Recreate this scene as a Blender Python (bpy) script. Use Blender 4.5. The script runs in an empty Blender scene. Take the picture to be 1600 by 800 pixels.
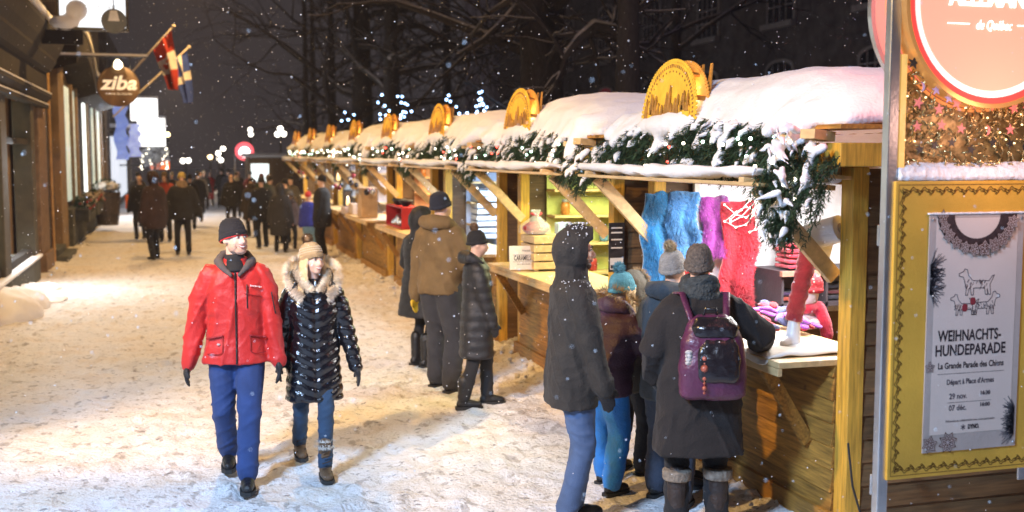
import bpy, math, random
from math import sin, cos, pi, radians as R
from mathutils import Vector, Matrix, noise
V = Vector
rnd = random.Random(7)
sc = bpy.context.scene
COL = sc.collection

# ------------------------------------------------------------------ camera
cam_d = bpy.data.cameras.new('camera'); cam = bpy.data.objects.new('camera', cam_d); COL.objects.link(cam)
FPX = 1750.0; CH = 2.2
_p = math.atan(159 / FPX); _y = math.atan(530 / (FPX / cos(_p)))
_f = V((sin(_y) * cos(_p), cos(_y) * cos(_p), -sin(_p))); _r = V((cos(_y), -sin(_y), 0)); _u = _r.cross(_f)
M = Matrix((( _r.x, _u.x, -_f.x, 0), (_r.y, _u.y, -_f.y, 0), (_r.z, _u.z, -_f.z, CH), (0, 0, 0, 1)))
cam.matrix_world = M
cam_d.sensor_width = 36; cam_d.lens = FPX * 36 / 1600; cam_d.clip_end = 400; cam_d.clip_start = .1
cam_d.dof.use_dof = True; cam_d.dof.focus_distance = 7.2; cam_d.dof.aperture_fstop = 1.8
sc.camera = cam
# ------------------------------------------------------------------ render, world
sc.render.engine = 'CYCLES'
sc.cycles.use_denoising = True
sc.cycles.max_bounces = 5; sc.cycles.diffuse_bounces = 3; sc.cycles.transparent_max_bounces = 6
sc.cycles.caustics_reflective = False; sc.cycles.caustics_refractive = False
sc.cycles.sample_clamp_indirect = 4
sc.view_settings.view_transform = 'Standard'; sc.view_settings.look = 'None'
sc.view_settings.exposure = 0; sc.view_settings.gamma = 1
w = bpy.data.worlds.new('World'); sc.world = w; w.use_nodes = True
w.node_tree.nodes['Background'].inputs[0].default_value = (.036, .031, .034, 1)
w.node_tree.nodes['Background'].inputs[1].default_value = 1.0

def lamp(name, kind, loc, power, col, size=.1, target=None, **k):
    d = bpy.data.lights.new(name, kind); d.energy = power; d.color = col
    if kind == 'AREA': d.size = size
    else: d.shadow_soft_size = size
    for a, b in k.items(): setattr(d, a, b)
    o = bpy.data.objects.new(name, d); COL.objects.link(o); o.location = loc
    if target is not None:
        o.rotation_euler = (V(target) - V(loc)).to_track_quat('-Z', 'Y').to_euler()
    return o
WARM = (1, .57, .19)
# warm street lamps, left and unseen overhead; added cool fill around the viewer
lamp('street_and_fill_light', 'SPOT', (-2.6, 4.6, 5.2), 2700, (1, .58, .2), .12, (2.2, 16, 0), spot_size=R(68), spot_blend=.5)
lamp('street_and_fill_light', 'SPOT', (-2.6, 4.6, 5.2), 1600, (1, .6, .2), .1, (3.7, 6.6, 1.2), spot_size=R(46), spot_blend=.4)
lamp('street_and_fill_light', 'SPOT', (.7, 14.0, 7.4), 1250, WARM, .15, (.7, 14.0, 0), spot_size=R(132), spot_blend=.5)  # unseen lamps over mid street, placed to light roofs and spare the facade
lamp('street_and_fill_light', 'SPOT', (.6, 21.5, 7.2), 1250, WARM, .15, (.6, 21.5, 0), spot_size=R(132), spot_blend=.5)
lamp('street_and_fill_light', 'SPOT', (.5, 30.0, 7.0), 1300, WARM, .2, (.5, 30.0, 0), spot_size=R(132), spot_blend=.5)
lamp('street_and_fill_light', 'SPOT', (.2, 40.0, 5.5), 900, WARM, .2, (.2, 40.0, 0), spot_size=R(132), spot_blend=.5)
lamp('street_and_fill_light', 'SPOT', (4.5, 58.0, 4.0), 300, (1, .75, .5), .3, (4.5, 58.0, 0), spot_size=R(132), spot_blend=.5)
lamp('street_and_fill_light', 'SPOT', (0, 76, 7), 2500, (1, .8, .6), .3, (0, 76, 0), spot_size=R(132), spot_blend=.5)  # added lamp, brightens the far ground and haze
lamp('cool_fill_light', 'AREA', (-4.2, .8, 6.2), 600, (.45, .66, 1), 1.2, (-.9, 5.4, 0), spread=R(100))  # added cool fill for the foreground, no visible source
lamp('cool_fill_light', 'AREA', (-1.5, -3.5, 6.5), 45, (.8, .85, 1), 1.6, (1.5, 6.0, 1))
lamp('window_light', 'AREA', (-2.3, 19.6, 1.9), 110, (.9, .95, 1), 1.4, (-1.2, 18.2, 0))
lamp('shop_light', 'AREA', (-2.0, 44, 3.2), 400, (.93, .95, 1), 3, (1.5, 40, .5))
lamp('sign_glow', 'POINT', (3.35, 4.95, 2.95), 17, (1, .25, .2), .2)
lamp('sign_glow', 'POINT', (3.75, 4.1, 2.35), 12, (1, .55, .42), .15)
lamp('added_violet_fill', 'POINT', (7.5, 8.5, 5.6), 330, (.75, .6, 1), .4)  # unseen violet lamp added behind the stalls to lift roofs and trees

# ------------------------------------------------------------------ materials
MATS = {}
def mat(name, col=(.5, .5, .5), rough=.65, var=.18, scale=6, bump=.15, bscale=40, metal=0, stretch=(1, 1, 1), emis=None, est=1,
        island=0, coat=0, sheen=0, alpha=1, trans=0, spots=None, sss=0, col2=None):
    if name in MATS: return MATS[name]
    m = bpy.data.materials.new(name); m.use_nodes = True; nt = m.node_tree; N = nt.nodes; L = nt.links
    b = N['Principled BSDF']; b.inputs['Roughness'].default_value = rough; b.inputs['Metallic'].default_value = metal
    b.inputs['Coat Weight'].default_value = coat; b.inputs['Coat Roughness'].default_value = .12
    b.inputs['Sheen Weight'].default_value = sheen
    b.inputs['Transmission Weight'].default_value = trans; b.inputs['Alpha'].default_value = alpha
    tc = N.new('ShaderNodeTexCoord'); mp = N.new('ShaderNodeMapping'); mp.inputs['Scale'].default_value = stretch
    L.new(tc.outputs['Object'], mp.inputs[0])
    nz = N.new('ShaderNodeTexNoise'); nz.inputs['Scale'].default_value = scale; nz.inputs['Detail'].default_value = 5
    L.new(mp.outputs[0], nz.inputs['Vector'])
    rp = N.new('ShaderNodeValToRGB'); e = rp.color_ramp.elements
    c2 = col2 or tuple(min(1, c * (1 + var)) for c in col)
    e[0].position = .3; e[0].color = (*[c * (1 - var) for c in col], 1); e[1].position = .7; e[1].color = (*c2, 1)
    L.new(nz.outputs['Fac'], rp.inputs[0]); out = rp.outputs[0]
    if spots:   # dark knots / specks: (scale, radius, colour)
        vo = N.new('ShaderNodeTexVoronoi'); vo.inputs['Scale'].default_value = spots[0]; L.new(mp.outputs[0] if len(spots) < 4 else tc.outputs['Object'], vo.inputs['Vector'])
        r2 = N.new('ShaderNodeValToRGB'); r2.color_ramp.elements[0].position = spots[1] * .4; r2.color_ramp.elements[1].position = spots[1]
        r2.color_ramp.elements[0].color = (1, 1, 1, 1); r2.color_ramp.elements[1].color = (0, 0, 0, 1)
        L.new(vo.outputs['Distance'], r2.inputs[0]); mx = N.new('ShaderNodeMix'); mx.data_type = 'RGBA'
        L.new(r2.outputs[0], mx.inputs[0]); L.new(out, mx.inputs[6]); mx.inputs[7].default_value = (*spots[2], 1); out = mx.outputs[2]
    if island:
        g = N.new('ShaderNodeNewGeometry'); hs = N.new('ShaderNodeHueSaturation'); mr = N.new('ShaderNodeMapRange')
        mr.inputs[3].default_value = 1 - island; mr.inputs[4].default_value = 1 + island * .7
        L.new(g.outputs['Random Per Island'], mr.inputs[0]); L.new(mr.outputs[0], hs.inputs['Value']); L.new(out, hs.inputs['Color']); out = hs.outputs[0]
    L.new(out, b.inputs['Base Color'])
    if bump:
        n2 = N.new('ShaderNodeTexNoise'); n2.inputs['Scale'].default_value = bscale; n2.inputs['Detail'].default_value = 4
        L.new(mp.outputs[0], n2.inputs['Vector']); bp = N.new('ShaderNodeBump'); bp.inputs['Strength'].default_value = bump
        bp.inputs['Distance'].default_value = .02; L.new(n2.outputs['Fac'], bp.inputs['Height']); L.new(bp.outputs[0], b.inputs['Normal'])
    if emis: b.inputs['Emission Color'].default_value = (*emis, 1); b.inputs['Emission Strength'].default_value = est
    MATS[name] = m; return m
def glow(name, col, st): return mat(name, tuple(c * .5 for c in col), emis=col, est=st, bump=0, var=0)
SNOW = mat('snow', (.8, .8, .82), .7, .05, 3, .35, 45)
KN = (.12, .05, .015)
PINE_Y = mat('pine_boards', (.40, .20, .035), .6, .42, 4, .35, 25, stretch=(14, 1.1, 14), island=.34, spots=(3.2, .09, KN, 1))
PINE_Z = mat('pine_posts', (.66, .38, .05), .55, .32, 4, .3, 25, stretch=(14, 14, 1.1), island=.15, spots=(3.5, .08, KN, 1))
SHADED_PINE_X = mat('shaded_pine_side_boards', (.17, .095, .04), .6, .3, 4, .25, 25, stretch=(1.1, 14, 14), island=.3, spots=(3.2, .1, (.05, .03, .01), 1))  # same pine as the front boards, shade put into a darker colour
PINE_L = mat('pale_planed_pine', (.6, .42, .2), .5, .2, 5, .15, 25, stretch=(4, 1, 4), island=.15)
GOLD = mat('gold_plywood', (.85, .5, .04), .9, .15, 12, .15, 60)
GOLDB = mat('burnt_plywood', (.4, .19, .03), .6, .3, 12, .15, 60)
FIR = mat('fir_needles', (.035, .07, .03), .6, .5, 20, 0, island=.5)
TWIG = mat('twig_bark', (.09, .06, .04), .8, .3)
STEEL = mat('galvanised_steel', (.6, .62, .64), .32, .1, 8, .06, 60, metal=.9)
BLACKM = mat('black_metal', (.02, .02, .022), .4, .2)
BULB = glow('warm_white_bulb', (1, .9, .7), 9)
BULBR = glow('red_bulb', (1, .08, .05), 8)
BULBG = glow('green_white_bulb', (.6, 1, .75), 10)
BULBB = glow('blue_white_bulb', (.35, .6, 1), 16)
BARK = mat('dark_bark', (.028, .024, .023), .9, .4, 10, .6, 20, stretch=(3, 3, .7))

# ------------------------------------------------------------------ mesh helpers
class MB:
    def __init__(s): s.v = []; s.f = []; s.m = []; s.k = 0
    def add(s, vs, fs):
        n = len(s.v); s.v += [tuple(v) for v in vs]; s.f += [tuple(i + n for i in f) for f in fs]; s.m += [s.k] * len(fs); return s
    def box(s, c, d, rot=None, taper=1):
        hx, hy, hz = d[0] / 2, d[1] / 2, d[2] / 2
        vs = [V((x * hx * (taper if z > 0 else 1), y * hy * (taper if z > 0 else 1), z * hz)) for z in (-1, 1) for y in (-1, 1) for x in (-1, 1)]
        if rot: 
            m = rot if isinstance(rot, Matrix) else Matrix.Rotation(rot[2], 3, 'Z') @ Matrix.Rotation(rot[1], 3, 'Y') @ Matrix.Rotation(rot[0], 3, 'X')
            vs = [m @ v for v in vs]
        return s.add([v + V(c) for v in vs], [(0, 2, 3, 1), (4, 5, 7, 6), (0, 1, 5, 4), (2, 6, 7, 3), (0, 4, 6, 2), (1, 3, 7, 5)])
    def bx(s, x0, x1, y0, y1, z0, z1): return s.box(((x0 + x1) / 2, (y0 + y1) / 2, (z0 + z1) / 2), (x1 - x0, y1 - y0, z1 - z0))
    def beam(s, a, b, w, h):
        a, b = V(a), V(b); d = b - a; q = d.to_track_quat('Y', 'Z').to_matrix()
        return s.box((a + b) / 2, (w, d.length, h), q)
    def loft(s, rings, cap=True, closed=True):
        n = len(rings[0]); o = len(s.v); vs = [p for r in rings for p in r]; fs = []
        for i in range(len(rings) - 1):
            for j in range(n if closed else n - 1):
                k = (j + 1) % n; fs.append((i * n + j, i * n + k, (i + 1) * n + k, (i + 1) * n + j))
        if cap and closed: fs.append(tuple(reversed(range(n)))); fs.append(tuple((len(rings) - 1) * n + j for j in range(n)))
        return s.add(vs, fs)
    def tube(s, pts, rad, n=10, round_=True, flat=1.0):
        pts = [V(p) for p in pts]
        if not hasattr(rad, '__len__'): rad = [rad] * len(pts)
        rings = []; prev = None
        seq = []
        if round_:
            d = (pts[0] - pts[1]).normalized(); r = rad[0]
            seq += [(pts[0] + d * r * .95, r * .3), (pts[0] + d * r * .7, r * .72)]
        seq += list(zip(pts, rad))
        if round_:
            d = (pts[-1] - pts[-2]).normalized(); r = rad[-1]
            seq += [(pts[-1] + d * r * .7, r * .72), (pts[-1] + d * r * .95, r * .3)]
        for i, (p, r) in enumerate(seq):
            t = (seq[min(i + 1, len(seq) - 1)][0] - seq[max(i - 1, 0)][0]).normalized()
            if prev is None: u = t.orthogonal().normalized() if abs(t.z) > .9 else t.cross(V((0, 0, 1))).normalized()
            else: u = (prev - t * prev.dot(t)).normalized()
            prev = u; w_ = t.cross(u)
            rings.append([p + (u * cos(a) + w_ * sin(a) * flat) * r for a in [2 * pi * j / n for j in range(n)]])
        return s.loft(rings)
    def ell(s, c, r, n=12, m=8, rot=None):
        if not hasattr(r, '__len__'): r = (r, r, r)
        rings = []
        for i in range(1, m):
            a = pi * i / m; rings.append([V((r[0] * sin(a) * cos(2 * pi * j / n), r[1] * sin(a) * sin(2 * pi * j / n), -r[2] * cos(a))) for j in range(n)])
        if rot: rings = [[rot @ p for p in q] for q in rings]
        return s.loft([[p + V(c) for p in q] for q in rings])
    def prism(s, out, t, mtx=None):
        # outline in x,z, extruded along y by t (centred)
        a = [V((p[0], -t / 2, p[1])) for p in out]; b = [V((p[0], t / 2, p[1])) for p in out]; n = len(out)
        vs = a + b; vs = [mtx @ v for v in vs] if mtx else vs
        return s.add(vs, [tuple(range(n)), tuple(reversed(range(n, 2 * n)))] + [(i, i + n, (i + 1) % n + n, (i + 1) % n) for i in range(n)])
    def mesh(s, name, mats):
        me = bpy.data.meshes.new(name); me.from_pydata(s.v, [], s.f)
        for m in (mats if isinstance(mats, (list, tuple)) else [mats]): me.materials.append(m)
        if any(s.m): me.polygons.foreach_set('material_index', s.m)
        me.update(); return me
    def build(s, name, mats, parent=None, smooth=False, world=False, bevel=0):
        me = s.mesh(name, mats); return link(name, me, parent, smooth, world, bevel)
def link(name, me, parent=None, smooth=False, world=False, bevel=0):
    o = bpy.data.objects.new(name, me); COL.objects.link(o)
    if parent is not None:
        o.parent = parent
        if world: o.matrix_parent_inverse = Matrix.Translation(-V(parent.location))
    if smooth: me.polygons.foreach_set('use_smooth', [True] * len(me.polygons))
    if bevel:
        b = o.modifiers.new('edges', 'BEVEL'); b.width = bevel; b.segments = 2; b.limit_method = 'ANGLE'
    return o
def soft(mb, mats, voxel=.02, smooth=4, disp=None, name='soft'):
    """one continuous surface out of overlapping shapes"""
    me = mb.mesh('tmp', []); o = bpy.data.objects.new('tmp', me); COL.objects.link(o)
    m = o.modifiers.new('r', 'REMESH'); m.mode = 'VOXEL'; m.voxel_size = voxel; m.use_smooth_shade = True
    if smooth: k = o.modifiers.new('s', 'SMOOTH'); k.iterations = smooth; k.factor = .5
    dg = bpy.context.evaluated_depsgraph_get(); dg.update()
    r = bpy.data.meshes.new_from_object(o.evaluated_get(dg)); bpy.data.objects.remove(o); bpy.data.meshes.remove(me)
    r.name = name; r.materials.clear()
    for m in (mats if isinstance(mats, (list, tuple)) else [mats]): r.materials.append(m)
    if disp:
        ns = [V(n.vector) for n in r.vertex_normals] if hasattr(r, 'vertex_normals') else [v.normal.copy() for v in r.vertices]
        for v, n in zip(r.vertices, ns): v.co = v.co + n * disp(v.co, n)
    r.polygons.foreach_set('material_index', [0] * len(r.polygons))
    r.polygons.foreach_set('use_smooth', [True] * len(r.polygons)); r.update(); return r
def tag(o, label, cat, group=None, kind=None):
    o['label'] = label; o['category'] = cat
    if group: o['group'] = group
    if kind: o['kind'] = kind
    return o
def empty(name, loc=(0, 0, 0), label=None, cat=None, group=None, rz=0):
    o = bpy.data.objects.new(name, None); COL.objects.link(o); o.location = loc; o.rotation_euler = (0, 0, rz); o.empty_display_size = .2
    if label: tag(o, label, cat, group)
    return o
def copy_tree(o, parent=None):
    c = o.copy(); COL.objects.link(c)
    if parent is not None: c.parent = parent
    for ch in list(o.children): copy_tree(ch, c)
    return c
def struct(o): o['kind'] = 'structure'; return o
def nz(x, y=0, z=0): return noise.noise(V((x, y, z)))
def text(s, size, mats, loc, parent, name='lettering', rot=(R(90), 0, 0), ext=.0008, shear=0, off=0, sx=1, space=1, world=True):
    cu = bpy.data.curves.new('t', 'FONT'); cu.body = s; cu.size = size; cu.extrude = ext; cu.align_x = 'CENTER'; cu.align_y = 'CENTER'
    cu.shear = shear; cu.offset = off; cu.space_character = space; cu.resolution_u = 3
    o = bpy.data.objects.new('t', cu); COL.objects.link(o); dg = bpy.context.evaluated_depsgraph_get(); dg.update()
    me = bpy.data.meshes.new_from_object(o.evaluated_get(dg)); bpy.data.objects.remove(o)
    me.transform(Matrix.Translation(loc) @ Matrix.Rotation(rot[2], 4, 'Z') @ Matrix.Rotation(rot[0], 4, 'X') @ Matrix.Diagonal((sx, 1, 1, 1)))
    me.materials.clear(); me.materials.append(mats)
    return link(name, me, parent, world=world)

# ------------------------------------------------------------------ the snow-filled air
def haze():
    q = MB(); q.bx(-30, 60, -12, 130, -1.3, 24); m = bpy.data.materials.new('snowy_air'); m.use_nodes = True; nt = m.node_tree
    nt.nodes.remove(nt.nodes['Principled BSDF']); v = nt.nodes.new('ShaderNodeVolumePrincipled'); v.inputs['Density'].default_value = .0009; v.inputs['Color'].default_value = (.9, .85, .88, 1)
    v.inputs['Anisotropy'].default_value = .2; nt.links.new(v.outputs[0], nt.nodes['Material Output'].inputs['Volume'])
    o = q.build('haze', m); o['kind'] = 'stuff'; o['label'] = 'thin night haze of falling snow filling the street'; o['category'] = 'haze'
haze()
# ================================================================== ground
import numpy as np
def ground():
    xs = np.arange(-3.2, 4.6, .045); ys = np.concatenate([np.arange(3.2, 13, .045), np.arange(13, 34, .11)])
    nx, ny = len(xs), len(ys); X, Y = np.meshgrid(xs, ys)
    rg = np.random.RandomState(3)
    Z = np.zeros_like(X)
    for (sx, a) in ((1.1, .010), (3.3, .006), (9, .006), (21, .0045)):
        Z += np.array([[noise.noise((x * sx, y * sx, sx)) for x in xs] for y in ys]) * a
    # trodden footprints: soft oval dents with raised rims
    for i in range(2600):
        fx, fy = rg.uniform(-2.6, 3.4), 3.4 + (rg.uniform(0, 1) ** 1.3) * 20; a = rg.normal(0, .6)
        i0, i1 = np.searchsorted(xs, [fx - .3, fx + .3]); j0, j1 = np.searchsorted(ys, [fy - .3, fy + .3])
        if i1 <= i0 or j1 <= j0: continue
        dx = X[j0:j1, i0:i1] - fx; dy = Y[j0:j1, i0:i1] - fy
        u = (dx * cos(a) + dy * sin(a)) / .065; v = (-dx * sin(a) + dy * cos(a)) / .15; r2 = u * u + v * v
        Z[j0:j1, i0:i1] += rg.uniform(.006, .019) * (-np.exp(-r2 * 1.2) + .55 * np.exp(-(np.sqrt(r2) - 1.5) ** 2 * 5))
    # banks of churned snow against the stalls and the facades
    b = np.clip((X - 3.25) / .45, 0, 1); lump = np.array([[noise.noise((x * 7, y * 7, 4)) for x in xs] for y in ys])
    lump2 = np.array([[noise.noise((x * 19, y * 19, 7)) for x in xs] for y in ys])
    Z += b * (.06 + .09 * lump + .05 * lump2) + np.clip((-X - 2.0) / .5, 0, 1) * (.05 + .04 * lump)
    Z -= .012
    vs = np.stack([X, Y, Z], -1).reshape(-1, 3)
    idx = np.arange(nx * ny).reshape(ny, nx)
    fs = np.stack([idx[:-1, :-1], idx[:-1, 1:], idx[1:, 1:], idx[1:, :-1]], -1).reshape(-1, 4)
    me = bpy.data.meshes.new('trodden_snow'); me.from_pydata(vs.tolist(), [], fs.tolist()); me.polygons.foreach_set('use_smooth', [True] * len(me.polygons))
    m = mat('trodden_snow', (.76, .75, .75), .75, .12, 1.6, .9, 34)
    nt = m.node_tree; N, L = nt.nodes, nt.links; b = N['Principled BSDF']
    base = b.inputs['Base Color'].links[0].from_socket
    tc = N.new('ShaderNodeTexCoord')
    def layer(base, sc_, lo, hi, col, fac, st=(1, 1, 1)):
        mp = N.new('ShaderNodeMapping'); mp.inputs['Scale'].default_value = st; L.new(tc.outputs['Object'], mp.inputs[0])
        n = N.new('ShaderNodeTexNoise'); n.inputs['Scale'].default_value = sc_; n.inputs['Detail'].default_value = 6; n.inputs['Roughness'].default_value = .62
        L.new(mp.outputs[0], n.inputs['Vector']); r = N.new('ShaderNodeMapRange'); r.inputs[1].default_value = lo; r.inputs[2].default_value = hi; r.inputs[4].default_value = fac
        L.new(n.outputs['Fac'], r.inputs[0]); mx = N.new('ShaderNodeMix'); mx.data_type = 'RGBA'; L.new(r.outputs[0], mx.inputs[0]); L.new(base, mx.inputs[6]); mx.inputs[7].default_value = (*col, 1)
        return mx.outputs[2]
    base = layer(base, 1.6, .48, .66, (.58, .49, .38), .65)
    base = layer(base, 6.5, .57, .63, (.27, .23, .2), .6, (1.3, .9, 1))
    base = layer(base, 15, .60, .65, (.13, .12, .12), .75, (1.0, 1.7, 1))
    base = layer(base, 42, .58, .68, (.3, .26, .22), .5)
    L.new(base, b.inputs['Base Color'])
    me.materials.append(m); struct(link('snowy_street', me))
    q = MB(); q.box((20, 60, -.12), (260, 240, .02)); struct(q.build('snow_ground', SNOW))
ground()

# loose clods of snow along the foot of the stalls
q = MB()
for i in range(300):
    y = rnd.uniform(4.6, 30); x = 3.42 + rnd.gauss(0, .14); r = rnd.uniform(.01, .035)
    if i % 5 == 0: x = -2.15 + rnd.gauss(0, .12)
    q.ell((x, y, .03 + r * .3), (r * rnd.uniform(.8, 1.5), r * rnd.uniform(.8, 1.5), r * .9), 7, 5)
o = link('snow_clods', soft(q, mat('dirty_snow', (.66, .64, .63), .8, .2, 8, .3), .018, 1, lambda p, n: .02 * nz(p.x * 16, p.y * 16, p.z * 16) + .008 * nz(p.x * 50, p.y * 50, p.z * 50))); tag(o, 'churned clods of snow along the foot of the stalls', 'snow', kind='stuff')
q = MB()
for (x, y, r, h) in [(-2.35, 17.4, .6, .3), (-2.25, 18.5, .5, .2), (-2.45, 16.4, .7, .42), (-1.95, 18.1, .4, .08), (-2.2, 19.6, .4, .12)]:
    q.ell((x, y, 0), (r, r * 1.2, h), 20, 12)
me = soft(q, SNOW, .05, 6, lambda p, n: .05 * nz(p.x * 4, p.y * 4, p.z * 4)); tag(link('snow_heap', me), 'shovelled snow heap beside the stone plinth of the left shop', 'snow heap')

# ================================================================== stalls
X0, Y0, PITCH, LEN, DEP = 3.6, 5.4, 3.52, 2.78, 2.3
def clap(mb, axis, a0, a1, z0, z1, face, out, step=.135):
    """overlapping weatherboards; axis 'y' runs along the street, face = plane coordinate, out = outward sign"""
    z = z0
    while z < z1 - .02:
        t = min(z + step + .012, z1)
        lo, hi = face + out * .026, face + out * .008
        if axis == 'y': vs = [(lo, a0, z), (lo, a1, z), (hi, a1, t), (hi, a0, t), (face - out * .004, a0, z), (face - out * .004, a1, z), (face - out * .004, a1, t), (face - out * .004, a0, t)]
        else: vs = [(a0, lo, z), (a1, lo, z), (a1, hi, t), (a0, hi, t), (a0, face - out * .004, z), (a1, face - out * .004, z), (a1, face - out * .004, t), (a0, face - out * .004, t)]
        mb.add(vs, [(0, 1, 2, 3), (7, 6, 5, 4), (0, 4, 5, 1), (3, 2, 6, 7), (0, 3, 7, 4), (1, 5, 6, 2)])
        z += step
def snow_cap(seed, near_round=.75, xa=-.36, xb=2.6, ya=-.33, yb=LEN + .33):
    r = random.Random(seed); q = MB(); nx, ny = 26, 32; top = []; bot = []
    for j in range(ny + 1):
        y = ya + (yb - ya) * j / ny; ra, rb = [], []
        for i in range(nx + 1):
            xf = xa + .10 * abs(2 * (y - ya) / (yb - ya) - 1) ** 3 + .03 * nz(y * 2.3, seed, 2); x = xf + (xb - xf) * i / nx
            e = (1 - math.exp(-max(y - ya, 0) / .16)) * (1 - math.exp(-max(yb - y, 0) / .55))
            ex = 1 - math.exp(-(x - xf) / .10); eb = 1 - math.exp(-(xb - x) / .2)
            hump = .62 + .38 * math.sin(pi * (y - ya) / (yb - ya))
            base = 2.37 + .06 * min(max(x + .3, 0), .9) - .26 * max(0, x - .8)
            t = (.02 + .33 * e * ex * eb) * hump + .05 * nz(x * 1.3, y * 1.3, seed) * e
            ra.append((x, y, base + max(t, .03))); rb.append((x, y, base - .035))
        top.append(ra); bot.append(rb)
    vs = [p for r_ in top for p in r_] + [p for r_ in bot for p in r_]; n = nx + 1; o = n * (ny + 1); fs = []
    for j in range(ny):
        for i in range(nx):
            a = j * n + i; fs.append((a, a + 1, a + n + 1, a + n)); fs.append((a + o, a + n + o, a + n + 1 + o, a + 1 + o))
    for j in range(ny): a = j * n; fs.append((a, a + n, a + n + o, a + o)); a += nx; fs.append((a, a + o, a + n + o, a + n))
    for i in range(nx): fs.append((i, i + o, i + 1 + o, i + 1)); a = ny * n + i; fs.append((a, a + 1, a + 1 + o, a + o))
    q.add(vs, fs)
    q.ell((-.31, LEN / 2 + .26, 2.40), (.13, .56, .10), 16, 8)
    # tongues sliding over the greenery
    y = ya + .3
    while y < yb - .3:
        w_ = r.uniform(.03, .12); d = r.uniform(.03, .2); 
        q.tube([(-.08, y, 2.43), (-.27, y + r.uniform(-.03, .03), 2.42), (-.42, y + r.uniform(-.05, .05), 2.39 - d)], [w_ * 1.3, w_ * 1.1, w_ * .6], 8)
        y += w_ * r.uniform(1.5, 4.6)
    return soft(q, SNOW, .032, 3, lambda p, n: .012 * nz(p.x * 9, p.y * 9, p.z * 9), 'roof_snow')
def arch():
    W, H = .43, .40; parts = {}
    def half(x, s=1): return [(s * W * cos(a), s * H * sin(a) ** .9) for a in [pi * i / 28 for i in range(29)]]
    # local frame of the arch: x along street (-> world y), z up
    T = lambda x: Matrix(((0, 1, 0, x), (1, 0, 0, 0), (0, 0, 1, 0), (0, 0, 0, 1)))
    a = MB()
    for k, dx in enumerate((-.04, .05)):
        a.k = k; out = [(p[0], p[1]) for p in half(0, .97)]; a.prism(out, .007, T(dx))
        for i in range(47):
            t = pi * i / 46; a.ell((dx, W * cos(t), H * sin(t) ** .9), (.008, .016, .016), 6, 4)
    f = MB(); r = random.Random(5)
    for i in range(41):                              # pierced dots round the rim
        t = pi * (i + .5) / 41
        for rr in (.91,) + ((.82,) if i % 2 else ()): f.box((-.0455, W * rr * cos(t), H * rr * sin(t)), (.004, .012, .02 if rr > .9 else .011), (t - pi / 2, 0, 0))
    for i in range(14):                              # fir trees of the cut-out scene
        y = -.32 + .64 * i / 13 + r.uniform(-.015, .015); h = r.uniform(.1, .2) * (1 - .5 * abs(y) / .5) ; z = r.uniform(.0, .06)
        f.prism([(y - .028, z), (y + .028, z), (y + .003, z + h), (y - .003, z + h)], .006, T(-.056))
        f.box((-.060, y, z + h * .3), (.004, .05, .005)); f.box((-.060, y, z + h * .5), (.004, .036, .005))
    g = MB()
    for i in range(5):                               # little houses and arches
        y = -.30 + .15 * i; g.prism([(y - .05, -.02), (y + .05, -.02), (y + .05, .07), (y, .12), (y - .05, .07)], .006, T(-.050))
    s = MB(); 
    for y in (-.24, -.36): s.prism([(y - .03, .05), (y + .03, .1), (y + .012, .37), (y - .012, .37)], .010, T(.07))
    for t in (.12, .3, .5, .7, .88): s.box((0, W * .93 * cos(pi * t), H * .93 * sin(pi * t)), (.09, .03, .012), (pi * t - pi / 2, 0, 0))
    b = MB(); b.bx(-.06, .06, -.38, .38, -.1, -.03)
    return a, f, g, s, b
def sprig(mb, p, d, L, rr, dens=14):
    """a fir twig: thin stem with two rows of flat needles"""
    d = d.normalized(); u = d.orthogonal().normalized(); w_ = d.cross(u)
    mb.k = 0; st = .003; e = p + d * L
    mb.add([p + u * st, p - u * st, e], [(0, 1, 2)])
    for i in range(dens):
        t = (i + .5) / dens; a = rr.uniform(0, 2 * pi); o = (u * cos(a) + w_ * sin(a)); l = .04 * (1.1 - .5 * t)
        c = p + d * L * t; tip = c + (o + d * .7).normalized() * l; s_ = d.cross(o).normalized() * .0042
        mb.add([c + s_, c - s_, tip - s_ * .3, tip + s_ * .3], [(0, 1, 2, 3)])
def garland_mesh(seed, n=1500):
    r = random.Random(seed); q = MB()
    for i in range(n):
        y = r.uniform(-.38, LEN + .34); t = r.random(); e_ = abs(2 * (y - LEN / 2) / (LEN + .7)) ** 3
        x = -.44 + .10 * t + r.uniform(-.04, .03); z = 2.14 - .22 * e_ + .29 * t + .03 * nz(y * 3, seed)
        if nz(y * 2.1, seed + 5) < -.32 and t > .4: continue
        q and sprig(q, V((x, y, z)), V((-.25 - r.random() * .3, r.uniform(-.5, .5), r.uniform(-1.3, -.3))), r.uniform(.07, .14), r, 16)
    return q.mesh('fir_garland', FIR)
stall_kinds = ['nearest the disc sign, selling furs', 'second from the disc sign, selling caramels', 'third from the disc sign, holding white crates', 'fourth from the disc sign, with a red crate',
               'fifth from the disc sign, with a candle lantern', 'sixth from the disc sign, hung with trinkets', 'seventh from the disc sign', 'farthest from the disc sign']
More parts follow.
